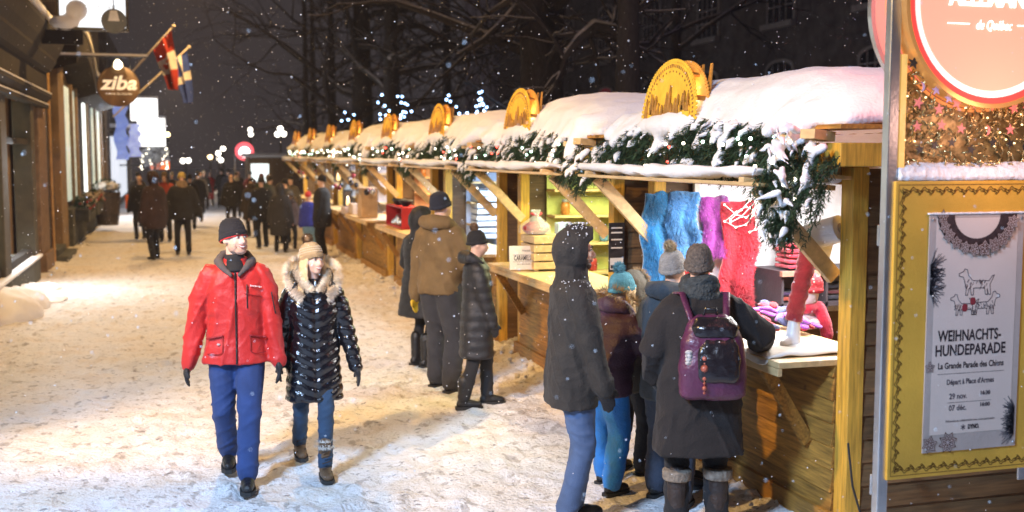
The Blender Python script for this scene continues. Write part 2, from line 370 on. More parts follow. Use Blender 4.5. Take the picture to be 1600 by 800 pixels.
def build_stall():
    t = empty('market_stall', (X0, Y0, 0))
    q = MB(); clap(q, 'y', .11, LEN - .11, .12, 1.0, .0, -1); q.build('front_wall', PINE_Y, t, bevel=.002)
    q = MB(); q.bx(-.055, .02, .0, LEN, .02, .15); q.build('kick_board', PINE_Y, t, bevel=.004)
    q = MB(); clap(q, 'x', .09, DEP, .05, 2.12, .012, -1); q.build('side_wall', SHADED_PINE_X, t)
    q = MB(); clap(q, 'x', .09, DEP, .05, 2.12, LEN - .012, 1); q.bx(.09, DEP, LEN - .03, LEN - .018, .05, 2.12); q.build('side_wall', SHADED_PINE_X, t)
    q = MB(); q.bx(DEP, DEP + .02, 0, LEN, .05, 2.3); q.build('back_wall', PINE_Y, t)
    q = MB(); q.bx(.06, DEP, .03, LEN - .03, .0, .05); q.build('floor', SHADED_PINE_X, t)
    for (x, y) in ((0, 0), (0, LEN - .1), (DEP - .1, 0), (DEP - .1, LEN - .1)):
        q = MB(); q.bx(x - .008, x + .092, y - .02, y + .1, 0, 2.13); q.build('corner_post', PINE_Z, t, bevel=.005)
    q = MB(); q.bx(-.01, .07, .11, LEN - .11, 2.03, 2.13); q.build('lintel', PINE_Y, t)
    q = MB(); q.bx(-.28, DEP + .1, -.30, -.02, 2.135, 2.26); q.build('eave_beam', PINE_Z, t, bevel=.006); q = MB(); q.bx(-.28, DEP + .1, LEN + .02, LEN + .30, 2.135, 2.26); q.build('eave_beam', PINE_Z, t, bevel=.006)
    q = MB(); q.box((-.33, -.16, 2.30), (.16, .10, .05), (0, .1, .3)); q.box((-.36, .06, 2.28), (.14, .10, .04), (.1, .15, -.2)); q.build('loose_board_end', PINE_L, t)
    q = MB()
    for i in range(9):
        x = -.30 + i * .32; z = 2.345 + .06 * min(max(x + .3, 0), .9) - .26 * max(0, x - .8); q.bx(x, x + .315, -.33, LEN + .33, z - .012, z + .012)
    q.build('roof', PINE_Y, t)
    q = MB()                                          # the raised hatch: boards on battens
    for i in range(4): q.box((-.10 - .145 * i, LEN / 2 - .02, 2.075 - .014 * i), (.14, LEN + .02, .02), (0, R(5), 0))
    for y in (.15, LEN / 2, LEN - .2): q.box((-.32, y, 2.035), (.58, .06, .03), (0, R(5), 0))
    q.build('hatch', PINE_L, t, bevel=.002)
    q = MB(); q.ell((-.34, LEN / 2, 2.08), (.30, LEN / 2 + .05, .05), 20, 8); q.box((-.34, LEN / 2, 2.085), (.54, LEN, .05), (0, R(5), 0))
    link('hatch_snow', soft(q, SNOW, .025, 4, lambda p, n: .02 * nz(p.x * 5, p.y * 5, p.z * 5), 'hatch_snow'), t)
    for y in (.16, LEN - .16):
        q = MB(); q.beam((-.50, y, 2.02), (.0, y, 1.5), .045, .09); q.build('brace', PINE_L, t, bevel=.003)
    q = MB(); q.bx(-.38, .35, .1, LEN - .1, 1.0, 1.035); q.bx(-.385, -.355, .1, LEN - .1, .955, .999); q.build('counter', PINE_L, t, bevel=.004)
    for y in (.35, LEN - .3):
        q = MB(); q.beam((-.33, y, .97), (-.03, y, .5), .04, .075); q.build('counter_brace', PINE_Y, t, bevel=.003)
    a, f, g, s, b = arch(); ar = a.build('arch_ornament', [GOLD, mat('back_plywood', (.6, .3, .05), .9, .2, 12)], t); ar.location = (-.33, LEN / 2 + .26, 2.43); ar.rotation_euler = (0, R(6), 0)
    for nm, mb, mt in (('pierced_rim', f, GOLDB), ('cutout_scene', g, GOLD), ('spires', s, GOLDB)): mb.build(nm, mt, ar)
    return t
first = build_stall()
caps = [snow_cap(11), snow_cap(23), snow_cap(37)]
gars = [garland_mesh(3), garland_mesh(8)]
stalls = []
bulb_me = MB().ell((0, 0, 0), .011, 8, 6).mesh('bulb', BULB)
bulb_r = MB().ell((0, 0, 0), .010, 8, 6).mesh('bulb', BULBR); bulb_g = MB().ell((0, 0, 0), .011, 8, 6).mesh('bulb', BULBG)
def dollops(seed):
    r = random.Random(seed); q = MB()
    for i in range(85):
        y = r.uniform(-.34, LEN + .3); t_ = r.random(); c = V((-.46 + .10 * t_, y, 2.14 + .28 * t_ - .2 * abs(2 * (y - LEN / 2) / (LEN + .7)) ** 3))
        d = V((-.05, r.uniform(-.07, .07), -r.uniform(.02, .07))); w_ = r.uniform(.008, .034)
        q.tube([c, c + d * .5 + V((-.01, 0, .01)), c + d], [w_, w_ * .9, w_ * .4], 7)
    return soft(q, SNOW, .014, 2, lambda p, n: .004 * nz(p.x * 30, p.y * 30, p.z * 30), 'snow_on_garland')
dol = [dollops(4), dollops(9)]
for k in range(8):
    s = first if k == 0 else copy_tree(first)
    s.location = (X0, Y0 + PITCH * k, 0); tag(s, 'snowy wooden stall with gold arch, ' + stall_kinds[k], 'market stall', 'market stalls in a row along the street')
    stalls.append(s)
for k, s in enumerate(stalls):
    link('roof_snow', caps[k % 3], s)
    g = link('fir_garland', gars[k % 2]); g.location = s.location
    tag(g, 'lit fir garland along the stall ' + stall_kinds[k].split(',')[0], 'garland', 'fir garlands along the stall eaves')
    link('snow_on_garland', dol[k % 2], g)
    r = random.Random(40 + k)
    for i in range(16):
        b = link('bulb', [bulb_me, bulb_g, bulb_me, bulb_r, bulb_g][r.randrange(5)], g); b.location = (-.47 + r.uniform(-.04, .03), r.uniform(-.3, LEN + .2), r.uniform(2.1, 2.3))
        if k > 2: b.scale = (1.4,) * 3
# lamps inside each stall
cols = [(1, .97, .93), (.95, 1, .55), (.6, .78, 1), (1, .72, .4), (.9, .9, 1), (.8, .9, 1), (1, .85, .6), (1, .85, .6)]
for k in range(8):
    lamp('stall_lamp', 'AREA', (X0 + .7, Y0 + PITCH * k + LEN / 2, 2.08), [150, 95, 105, 105, 105, 95, 80, 80][k], cols[k], 1.2)
    l = lamp('arch_lamp', 'POINT', (X0 - .32, Y0 + PITCH * k + LEN / 2 + .05, 2.62), 1.5, (1, .8, .5), .04)
# ================================================================== helper: a point of the photograph's view on the plane y = Y or x = X
def _ray(px, py): return _f * FPX + _r * (px - 800) - _u * (py - 400)
def atY(px, py, Y): d = _ray(px, py); return V((0, 0, CH)) + d * (Y / d.y)
def atX(px, py, X): d = _ray(px, py); return V((0, 0, CH)) + d * (X / d.x)

# ================================================================== left side shops
SLATE = mat('grey_green_stone', (.08, .085, .075), .9, .3, 5, .3, 30)
DARKW = mat('dark_painted_wood', (.022, .018, .016), .9, .25, 6, .1, 40)
OLIVE = mat('olive_painted_wood', (.07, .06, .04), .85, .2, 6, .1, 40)
OCHRE = mat('ochre_stone', (.24, .16, .08), .8, .3, 2.5, .4, 18, spots=(3.0, .06, (.2, .13, .07)))
DSTONE = mat('dark_rubble_stone', (.11, .1, .1), .85, .35, 2.2, .5, 14)
WGLOW = mat('lit_shop_interior', (.5, .55, .5), .7, .6, 1.2, 0, emis=(.78, .9, .78), est=.6)
WGLOW2 = mat('lit_pale_pane', (.5, .55, .5), .7, .5, 1.5, 0, emis=(.8, .95, .8), est=.5)
def glassm():
    m = mat('window_glass', (.02, .025, .03), .05, 0, bump=0); return m
GLASS = glassm()
s1 = empty('shop_building', (-2.4, 14, 0), 'dark shop with heavy snow dusted cornice and pale lit window, nearest on the left', 'shop building')
FX = -2.4
q = MB(); q.bx(FX - 3, FX - .45, 6, 23.2, 0, 9); q.build('wall', OCHRE, s1, world=True)
q = MB(); q.bx(FX - .45, FX + .12, 6, 21.2, 0, .40); q.build('plinth', SLATE, s1, world=True, bevel=.02)
q = MB(); q.bx(FX - .45, FX + .16, 6, 21.25, .402, .46); q.build('sill', SNOW, s1, world=True, bevel=.02)
q = MB(); q.bx(FX - .44, FX - .42, 6, 21.2, .4, 3.1); q.build('lit_interior', WGLOW, s1, world=True)
for (y0, y1) in ((17.15, 17.75), (20.75, 21.2), (13.2, 13.6)):
    q = MB(); q.bx(FX - .2, FX + .1, y0, y1, .46, 3.1); q.build('window_post', OLIVE, s1, world=True, bevel=.02)
q = MB(); q.bx(FX - .1, FX + .04, 6, 21.0, 2.36, 2.46); q.bx(FX - .1, FX + .04, 6, 21, .46, .58); q.build('transom', DARKW, s1, world=True, bevel=.01)
for y in (18.7, 19.8): 
    q = MB(); q.bx(FX - .38, FX - .3, y, y + .5, .7, 1.9 if y < 19 else 1.4); q.ell((FX - .34, y + .25, 2.0 if y < 19 else 1.5), (.1, .1, .13)); q.build('display_figure', mat('display_cloth' + str(int(y)), (.35, .36, .36) if y < 19 else (.4, .05, .05), .8), s1, smooth=True, world=True)
q = MB()
prof = [(.0, 3.06), (.18, 3.06), (.18, 3.12), (.12, 3.15), (.24, 3.26), (.24, 3.32), (.16, 3.36), (.16, 3.72), (.24, 3.76), (.34, 3.92), (.34, 3.97), (.42, 4.1), (.5, 4.3), (.5, 4.38), (-.1, 4.5)]
q.loft([[V((FX + p[0], y, p[1])) for p in prof] for y in (6, 23.0)]); q.build('cornice', DARKW, s1, world=True)
for (x, z, t) in ((.18, 3.125, .02), (.24, 3.325, .022), (.34, 3.975, .022), (.42, 4.115, .015)):
    q = MB(); q.bx(FX + x - .07, FX + x + .004, 6, 22.98, z, z + t); q.build('snow_line', SNOW, s1, world=True, bevel=.006)
q = MB(); q.box((FX + .2, 14.5, 4.5), (.66, 17, .16)); link('cornice_snow', soft(q, SNOW, .06, 5, lambda p, n: .03 * nz(p.x * 3, p.y * 2, p.z), 'cs'), s1, world=True)
q = MB(); q.bx(FX - .4, FX + .05, 22.3, 23.6, 0, 3.2); q.bx(FX - .4, FX + .12, 22.25, 23.65, 0, .35); q.build('pilaster', mat('brown_stone_pier', (.2, .13, .08), .7, .3), s1, world=True, bevel=.015)
q = MB(); q.tube([(FX + .1, 23.75, .1), (FX + .1, 23.75, 4.6)], .035, 8); q.build('downpipe', mat('copper_pipe', (.5, .3, .12), .4, .2, metal=.5), s1, smooth=True, world=True)

s2 = empty('shop_building', (-2.4, 32, 0), 'ochre stone house with tall lit panes under a curved snowy canopy on the left', 'shop building')
q = MB(); q.bx(FX - 3, FX - .2, 23.9, 46, 0, 9.5); q.build('wall', OCHRE, s2, world=True)
q = MB(); q.bx(FX - .22, FX + .0, 26.9, 28.3, 0, 4.6); q.build('pilaster', OCHRE, s2, world=True, bevel=.02)
q = MB(); q.bx(FX - .25, FX + .0, 45, 46.2, 0, 5.2); q.build('pilaster', OCHRE, s2, world=True, bevel=.02)
q = MB(); q.bx(FX - .19, FX - .12, 24.6, 26.6, .25, 3.4); q.build('door', DARKW, s2, world=True)
q = MB(); q.bx(FX - .2, FX + .1, 28.4, 44.5, 0, .9); q.build('plinth', SLATE, s2, world=True, bevel=.02)
q = MB(); q.bx(FX - .19, FX - .1, 28.4, 44.8, .9, 4.0); q.build('window_frame', DARKW, s2, world=True)
for i, (y0, y1) in enumerate(((29.2, 30.4), (31.2, 32.0), (35.0, 35.9), (38.6, 39.4), (41.4, 42.4))):
    q = MB(); q.bx(FX - .11, FX - .07, y0, y1, 1.05, 3.85); q.build('window_pane', WGLOW2 if i != 2 else mat('bright_pane', (.5, .5, .5), emis=(.95, 1, .95), est=2.2, bump=0), s2, world=True)
    q = MB(); q.bx(FX - .1, FX + .0, y1 + .1, y1 + .3, .95, 3.95); q.build('mullion', mat('ochre_trim', (.3, .2, .1), .6, .2), s2, world=True)
q = MB(); n = 20; rings = []
for i in range(n + 1):
    t = i / n; y = 26.4 + 16 * t; z = 4.35 + .75 * sin(pi * min(1, t * 2.2 + .12)) ** .8 if t < .4 else 4.35 + .75 * max(0, sin(pi * min(1, .4 * 2.2 + .12))) * (1 - (t - .4) / .6)
    rings.append([V((FX - .2, y, z + .25)), V((FX + .45, y, z)), V((FX + .45, y, z - .5)), V((FX - .2, y, z - .7))])
q.loft(rings); q.build('canopy', DARKW, s2, world=True)
q = MB(); q.loft([[r_[0] + V((0, 0, .12)), r_[1] + V((.04, 0, .12)), r_[1] + V((.04, 0, .0)), r_[0] + V((0, 0, .01))] for r_ in rings]); q.build('canopy_snow', SNOW, s2, world=True)
q = MB(); q.bx(-2.6, -2.1, 24.5, 26.6, 0, .12); q.bx(-2.6, -2.3, 24.6, 26.4, .12, .24); tag(q.build('stone_step', SLATE, bevel=.02), 'stone doorstep dusted with snow on the left', 'doorstep')

def foliage(mb, c, r, n, rr, size=.05):
    for i in range(n):
        p = V([rr.gauss(0, 1) for _ in range(3)]).normalized() * rr.random() ** .4; p = V((p.x * r[0], p.y * r[1], p.z * r[2])) + V(c)
        u = V([rr.gauss(0, 1) for _ in range(3)]).normalized() * size; v = V([rr.gauss(0, 1) for _ in range(3)]).normalized() * size * .5
        mb.add([p - u, p + v, p + u, p - v], [(0, 1, 2, 3)])
for (y, lab) in ((30.2, 'long window box of evergreens, pine cones and red berries on the left wall'), (33.6, 'second window box of evergreens, farther along the left wall')):
    t = empty('window_box', (-2.15, y, .75), lab, 'window box')
    q = MB(); q.bx(-.14, .16, -1.2, 1.2, -.2, .12); q.build('box', SLATE, t, bevel=.01)
    q = MB(); foliage(q, (0, 0, .22), (.24, 1.2, .24), 420, rnd, .07); q.build('evergreens', FIR, t)
    q = MB(); foliage(q, (.05, 0, .30), (.22, 1.1, .18), 160, rnd, .06); q.build('pale_blooms', mat('pale_dried_blooms', (.6, .5, .4), .8, .4, island=.3), t)
    q = MB(); [q.ell((rnd.uniform(-.1, .25), rnd.uniform(-1, 1), rnd.uniform(.1, .35)), .035, 6, 4) for _ in range(22)]; q.build('berries', mat('red_berries', (.5, .03, .03), .4), t)
t = empty('barrel_planter', (-1.95, 36.2, 0), 'dark slatted barrel planter with snowy plants by the left wall', 'planter')
q = MB(); q.loft([[V((r_ * cos(a), r_ * sin(a), z)) for a in [2 * pi * j / 20 for j in range(20)]] for (r_, z) in ((.3, .05), (.36, .5), (.4, 1.05))]); q.build('barrel', mat('dark_staves', (.07, .05, .035), .6, .4, 4, .3, 20, stretch=(8, 8, .5)), t)
q = MB(); [q.tube([(r_ * cos(a), r_ * sin(a), z) for a in [2 * pi * j / 20 for j in range(21)]], .015, 6) for (r_, z) in ((.345, .35), (.395, .9))]; q.build('hoops', BLACKM, t)
q = MB(); foliage(q, (0, 0, 1.2), (.42, .42, .25), 260, rnd, .07); q.build('plants', FIR, t)
q = MB(); q.ell((0, 0, 1.22), (.36, .36, .16)); link('snow_cover', soft(q, SNOW, .04, 2, lambda p, n: .05 * nz(p.x * 8, p.y * 8, p.z * 8)), t)

# hanging shop signs
t = empty('round_hanging_sign', (-1.09, 26, 3.67), 'round bronze hanging sign with pale handwritten letters on a bar', 'shop sign')
q = MB(); q.loft([[V((r_ * .44 * cos(a), y, r_ * .44 * sin(a))) for a in [2 * pi * j / 40 for j in range(40)]] for (r_, y) in ((.97, -.035), (1, -.025), (1, .025), (.97, .035))]); q.build('disc', mat('bronze_disc', (.16, .09, .04), .4, .5, 3, .1, metal=.3), t)
text('ziba', .42, glow('sign_lettering_cream', (1, .78, .5), .8), (0, -.04, .06), t, shear=.25, off=.012, sx=1.1, world=False)
text('cuisine du monde', .07, glow('sign_lettering_cream', (1, .78, .5), .8), (0, -.04, -.16), t, sx=1.1, world=False)
q = MB(); q.bx(-1.35, .62, -.02, .02, .62, .65); [q.bx(x - .008, x + .008, -.008, .008, .38, .62) for x in (-.25, .25)]; q.build('bracket', BLACKM, t)
q = MB(); q.bx(-1.2, .62, -.03, .03, .652, .70); q.build('snow_line', SNOW, t)
q = MB(); q.loft([[V((r_ * cos(a), -.16 + r_ * sin(a), z)) for a in [2 * pi * j / 14 for j in range(14)]] for (r_, z) in ((.12, .40), (.09, .5), (.03, .58))]); sh = q.build('lamp_shade', mat('enamel_white', (.7, .7, .65), .4), t)
q = MB(); q.ell((0, -.16, .44), .09); q.build('bulb', glow('shop_bulb', (1, .85, .55), 8), sh)
lamp('sign_lamp', 'SPOT', (-1.05, 25.7, 4.2), 60, (1, .8, .5), .05, (-1.1, 26.02, 3.5), spot_size=R(120))

t = empty('lit_box_sign', (-1.25, 20, 4.25), 'white glowing box sign with snow and a round grey emblem disc, top left', 'shop sign')
q = MB(); q.bx(-.48, .56, -.09, .09, .03, .62); q.build('lit_panel', glow('cold_sign_panel', (.9, .95, 1), 1.5), t, bevel=.02)
q = MB(); q.bx(-.5, -.46, -.11, .11, 0, .64); q.bx(.56, .6, -.11, .11, 0, .64); q.bx(-.5, .6, -.11, .11, -.02, .03); q.bx(-1.15, -.5, -.02, .02, .45, .5); q.build('frame', BLACKM, t, bevel=.01)
q = MB(); q.ell((-.38, -.02, .1), (.26, .16, .14)); q.ell((-.2, -.02, .3), (.2, .15, .2)); link('snow_cover', soft(q, SNOW, .03, 3), t)
text('CHOCOLATERIE', .1, mat('grey_letter', (.55, .6, .62)), (.05, -.095, .36), t, world=False)
q = MB(); q.bx(-.75, -.12, -.06, .06, -.25, -.02); q.build('dark_fascia', DARKW, t)
t2 = empty('emblem_disc', (-.87, 19.8, 4.38), 'small round grey emblem disc with a white tent shape under the box sign', 'shop sign')
q = MB(); q.loft([[V((r_ * .2 * cos(a), y, r_ * .2 * sin(a))) for a in [2 * pi * j / 28 for j in range(28)]] for (r_, y) in ((1, -.03), (1, .03))]); q.build('disc', mat('slate_disc', (.1, .12, .14), .5), t2)
q = MB(); q.prism([(-.09, 0), (.09, 0), (.05, .17), (-.05, .17)], .01, Matrix.Translation((0, -.037, 0))); q.build('mark', mat('white_paint', (.8, .8, .8)), t2)
q = MB(); q.bx(-.01, .01, -.01, .01, .18, .4); q.build('hanger', BLACKM, t2)

# flags
def flag(name, root, tip, drop, w_, bands, lab, leaf=False):
    root, tip = V(root), V(tip); t = empty(name, root, lab, 'flag')
    q = MB(); q.tube([root, tip], .025, 8); q.build('pole', mat('pale_pole', (.55, .5, .45), .5), t, smooth=True, world=True)
    q = MB(); q.ell(tip, .05, 8, 6); q.build('finial', mat('pale_pole', (.55,) * 3), t, smooth=True, world=True)
    q = MB(); n, m = 26, 18; a0 = tip + (root - tip) * .03; a1 = tip + (root - tip) * w_
    for j in range(m + 1):
        for i in range(n + 1):
            u, v = i / n, j / m   # u along the pole, v down the fly
            p = a0.lerp(a1, u * (1 - v * .62)) + V((.1 * sin(u * 11 + v * 3) * v, .16 * sin(u * 9 + v * 4) * (.3 + v), -drop * v * (1 - .1 * u)))
            q.v.append(tuple(p + V((.10 * v, 0, 0))))
    for j in range(m):
        for i in range(n):
            a = j * (n + 1) + i; q.f.append((a, a + 1, a + n + 2, a + n + 1)); 
            q.m.append(bands(i / n, j / m))
    o = q.build('cloth', [mat('flag_red', (.5, .035, .02), .8), mat('flag_white', (.75, .72, .7), .8), mat('flag_blue', (.03, .07, .35), .8)], t, smooth=True, world=True)
flag('red_white_flag', (-1.5, 30, 3.6), (.1, 30, 5.42), 1.5, .32, lambda u, v: 1 if (.3 < v < .62 and not (abs(v - .46) < .09 and abs(u - .5) < .28 - abs(v - .46) * 2)) else 0, 'drooping red and white flag with leaf on a slanted pole, left')
flag('blue_white_flag', (-1.5, 32, 3.2), (.5, 32, 5.1), 1.45, .25, lambda u, v: 1 if (abs(v - .45) < .09 or abs(u - .45) < .12) else 2, 'drooping blue flag with white cross on a slanted pole, left')

# bright shops beyond
s3 = empty('shop_building', (-2.5, 55, 0), 'far row of brightly lit white shop fronts, left end of the street', 'shop building')
q = MB(); q.bx(-6, -2.35, 46.5, 70, 0, 7.0); q.build('wall', DSTONE, s3, world=True)
q = MB(); q.bx(-2.36, -2.25, 47, 52, .3, 2.9); q.bx(-2.36, -2.25, 53, 60, .3, 2.9); q.build('lit_window', glow('cold_shopfront', (.85, .9, 1), .9), s3, world=True)
q = MB(); q.bx(-2.36, -1.6, 47, 62, 3.0, 3.25); q.build('awning', DARKW, s3, world=True); q = MB(); q.bx(-2.36, -1.55, 47, 62, 3.26, 3.4); q.build('awning_snow', SNOW, s3, world=True)
def boxsign(c, d, m, lab, txt=None, tm=None):
    t = empty('lit_box_sign', c, lab, 'shop sign'); q = MB(); q.box((0, 0, 0), d); q.build('lit_panel', m, t, bevel=.03)
    q = MB(); q.bx(-d[0] / 2 - .03, d[0] / 2 + .03, -d[1] / 2 - .02, d[1] / 2 + .02, d[2] / 2 + .002, d[2] / 2 + .1); q.build('snow_cover', SNOW, t, bevel=.03)
    q = MB(); q.bx(-c[0] - 2.4, -d[0] / 2, -.03, .03, d[2] / 2 - .12, d[2] / 2 - .06) if False else q.bx(-2.4 - c[0], -d[0] / 2, -.03, .03, -.03, .03); q.build('bracket', BLACKM, t)
WS = glow('white_sign_light', (1, .98, .95), 2)
boxsign((-1.02, 46, 3.92), (1.0, .3, .85), WS, 'large white glowing box sign above the left shops')
boxsign((-.82, 49, 3.1), (1.1, .3, 1.15), WS, 'second white glowing box sign just below the larger one')
boxsign((-.55, 52, 1.72), (.8, .2, .36), glow('orange_panel', (1, .2, .05), 1.3), 'small orange glowing sign above the distant walkers')
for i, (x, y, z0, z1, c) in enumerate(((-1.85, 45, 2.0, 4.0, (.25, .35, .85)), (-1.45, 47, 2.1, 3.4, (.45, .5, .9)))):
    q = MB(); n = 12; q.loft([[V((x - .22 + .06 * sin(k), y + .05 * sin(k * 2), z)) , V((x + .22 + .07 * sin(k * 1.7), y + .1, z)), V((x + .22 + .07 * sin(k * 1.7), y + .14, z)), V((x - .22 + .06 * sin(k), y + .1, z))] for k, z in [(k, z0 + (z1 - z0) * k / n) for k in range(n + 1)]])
    tag(q.build('shop_banner', mat('self_lit_blue_banner%d' % i, c, .8, .5, 3, emis=c, est=.5)), ['long blue banner with its own glow, left of the white signs', 'pale blue banner hanging under the white signs'][i], 'banner')  # banner cloth emits its own colour to look lit
t = empty('snowy_lit_shrub', (-.75, 50, 0), 'snow covered small tree strung with white lights under the far signs', 'tree')
q = MB(); q.tube([(0, 0, 0), (0, 0, 2.0)], .05, 8); q.build('trunk', BARK, t)
q = MB(); foliage(q, (0, 0, 2.15), (.6, .6, .65), 700, rnd, .08); q.build('crown', mat('snowy_leaf', (.5, .52, .55), .8, .4, island=.4), t)
for i in range(30):
    b = link('bulb', bulb_me, t); a = rnd.uniform(0, 6.28); b.location = (.55 * cos(a), .55 * sin(a) * .9, 2.15 + rnd.uniform(-.6, .6)); b.scale = (2.2,) * 3

# street lamps with globes, far down the street
GL = glow('lamp_globe', (1, .93, .8), 8); GLW = glow('lamp_globe_amber', (1, .7, .35), 8)
def globe_lamp(x, y, h, offs, lab, amber=False, r=.12):
    t = empty('street_lamp', (x, y, 0), lab, 'street lamp')
    q = MB(); q.tube([(0, 0, 0), (0, 0, h)], .05, 8); q.ell((0, 0, .1), (.14, .14, .14)); [q.tube([(0, 0, h - .15), (dx, 0, h + dz - .1)], .025, 6) for dx, dz in offs]; q.build('post', BLACKM, t, smooth=True)
    for dx, dz in offs: q = MB(); q.ell((dx, 0, h + dz), r, 14, 10); q.build('globe', GLW if amber else GL, t, smooth=True)
globe_lamp(.64, 62, 1.85, ((-.14, 0), (.14, .02)), 'low twin globe lamp at the far end, left of centre', False, .13)
globe_lamp(1.9, 62, 2.05, ((0, 0),), 'single amber globe lamp, leftmost of the far cluster', True)
globe_lamp(2.25, 60, 2.2, ((0, .05), (.12, -.3)), 'middle globe lamp of the far cluster')
globe_lamp(2.62, 63, 2.5, ((0, 0), (-.22, -.55)), 'tallest globe lamp of the far cluster, beside the red disc')
globe_lamp(5.6, 62, 3.4, ((-.15, -.12), (.18, -.1), (0, .18)), 'triple globe lamp above the farthest stall', False, .14)
globe_lamp(4.15, 64, 3.45, ((0, .1), (.02, -.15)), 'faint twin globe lamp between red disc and triple lamp', False, .12)
globe_lamp(-.23, 60, 3.2, ((0, 0),), 'amber lamp right of the bright left hand signs', True, .12)
t = empty('round_red_sign', (3.45, 58, 0), 'distant round sign glowing white and red over the last stalls', 'market sign')
q = MB(); q.loft([[V((.46 * cos(a), y, 2.35 + .46 * sin(a))) for a in [2 * pi * j / 28 for j in range(28)]] for y in (-.05, .05)]); q.build('rim', glow('red_rim', (1, .12, .15), 1.6), t)
q = MB(); q.loft([[V((.27 * cos(a), y, 2.3 + .27 * sin(a))) for a in [2 * pi * j / 28 for j in range(28)]] for y in (-.09, -.052)]); q.build('disc', glow('white_disc', (1, .85, .8), 5), t)
q = MB(); q.bx(-.5, -.45, -.03, .03, 0, 2.2); q.bx(.45, .5, -.03, .03, 0, 2.2); q.build('posts', STEEL, t)
t = empty('market_kiosk', (5.0, 54, 0), 'low dark kiosk with snowy roof and white lit panel at the street end', 'kiosk')
q = MB(); q.bx(-1.6, 1.6, 0, 3, 0, 2.05); q.build('walls', SHADED_PINE_X, t); q = MB(); q.bx(-1.8, 2.2, -.3, 3.2, 2.06, 2.25); q.build('roof_snow', SNOW, t, bevel=.08)
q = MB(); q.bx(-1.5, -.7, -.08, -.01, .5, 1.75); q.build('lit_panel', glow('white_panel', (.9, 1, 1), 1.8), t)
# ================================================================== big stone building on the right, behind the trees
bb = empty('stone_building', (22, 40, 0), 'large dark grey stone building with rows of arched windows behind the trees', 'building')
q = MB(); q.bx(22, 34, 14, 76, 0, 15); q.build('wall', DSTONE, bb, world=True)
q = MB(); q.bx(21.6, 34, 76.02, 84, 0, 16); q.build('corner_tower', mat('violet_lit_stone', (.35, .33, .42), .85, .3, 1.5), bb, world=True)  # violet light on the tower put into its stone colour
q = MB(); q.bx(21.8, 22, 14, 76, 11.5, 11.9); q.build('string_course', DSTONE, bb, world=True)
FR = mat('grey_window_frame', (.3, .28, .28), .6); DG = mat('dark_panes', (.012, .012, .014), .25, 0, bump=0)
def arched(y, z0, z1, w_, red=False):
    n = 10; out = [(y + w_ / 2, z0)] + [(y + w_ / 2 * cos(pi * i / n), z1 - .3 + .3 * sin(pi * i / n)) for i in range(n + 1)] + [(y - w_ / 2, z0)]
    T = Matrix(((0, 1, 0, 21.96), (1, 0, 0, 0), (0, 0, 1, 0), (0, 0, 0, 1)))
    q = MB(); q.prism([(y + (a - y) * 1.18, (b - z0) * 1.06 + z0 - .03) for a, b in out], .06, T); f = q.build('window', FR, bb, world=True)
    q = MB(); q.prism(out, .08, Matrix.Translation((-.01, 0, 0)) @ T); q.build('pane', DG if not red else glow('dim_red_pane', (.5, .05, .08), .12), f).matrix_parent_inverse = Matrix()
    q = MB(); [q.bx(21.895, 21.91, y + k * w_ / 4 - .03, y + k * w_ / 4 + .03, z0, z1 - .08) for k in (-1, 0, 1)]; [q.bx(21.893, 21.908, y - w_ / 2, y + w_ / 2, z0 + (z1 - z0) * k / 5, z0 + (z1 - z0) * k / 5 + .05) for k in range(1, 5)]; q.build('glazing_bars', FR, f)
    q = MB(); q.bx(21.7, 21.94, y - w_ * .65, y + w_ * .65, z0 - .25, z0 - .04); q.build('sill', FR, f)
    for ch in f.children: ch.matrix_parent_inverse = Matrix()
for i, y in enumerate((19.5, 25.7, 31.8, 37.9, 43.9, 49.8, 55.7, 61.7, 68)):
    arched(y, 7.15, 9.9, 1.75); arched(y, 3.1, 5.65, 1.75, red=(i == 6))

# ================================================================== bare trees
SB = mat('snow_on_bark', (.32, .3, .3), .8, .2)
def limb(mb, sn, pts, rad, snow=True):
    mb.tube(pts, rad, 7, round_=False)
    for i in range(len(pts) - 1):
        a, b = V(pts[i]), V(pts[i + 1]); d = (b - a)
        if snow and d.length > .1 and abs(d.normalized().z) < .8:
            ra, rb = rad[i], rad[i + 1]; o = V((-.25, 0, 1)).normalized(); sn.tube([a + o * ra * .75, b + o * rb * .75], [max(ra * .62, .012), max(rb * .62, .012)], 6, round_=True)
def grow(mb, sn, p, d, L, r, depth, rr):
    pts = [p]; rad = [r]; n = 4
    for i in range(n):
        d = (d + V((rr.gauss(0, .2), rr.gauss(0, .2), rr.gauss(.02, .16)))).normalized(); p = p + d * L / n; pts.append(p); rad.append(r * (1 - .62 * (i + 1) / n))
    limb(mb, sn, pts, rad, r > .02 and rr.random() < .8)
    if depth > 0:
        for k in range(3 if depth > 1 else 4):
            i = rr.randrange(1, n + 1); nd = (d + V((rr.gauss(0, .75), rr.gauss(0, .75), rr.gauss(.05, .5)))).normalized()
            grow(mb, sn, pts[i], nd, L * rr.uniform(.5, .75), rad[i] * .75, depth - 1, rr)
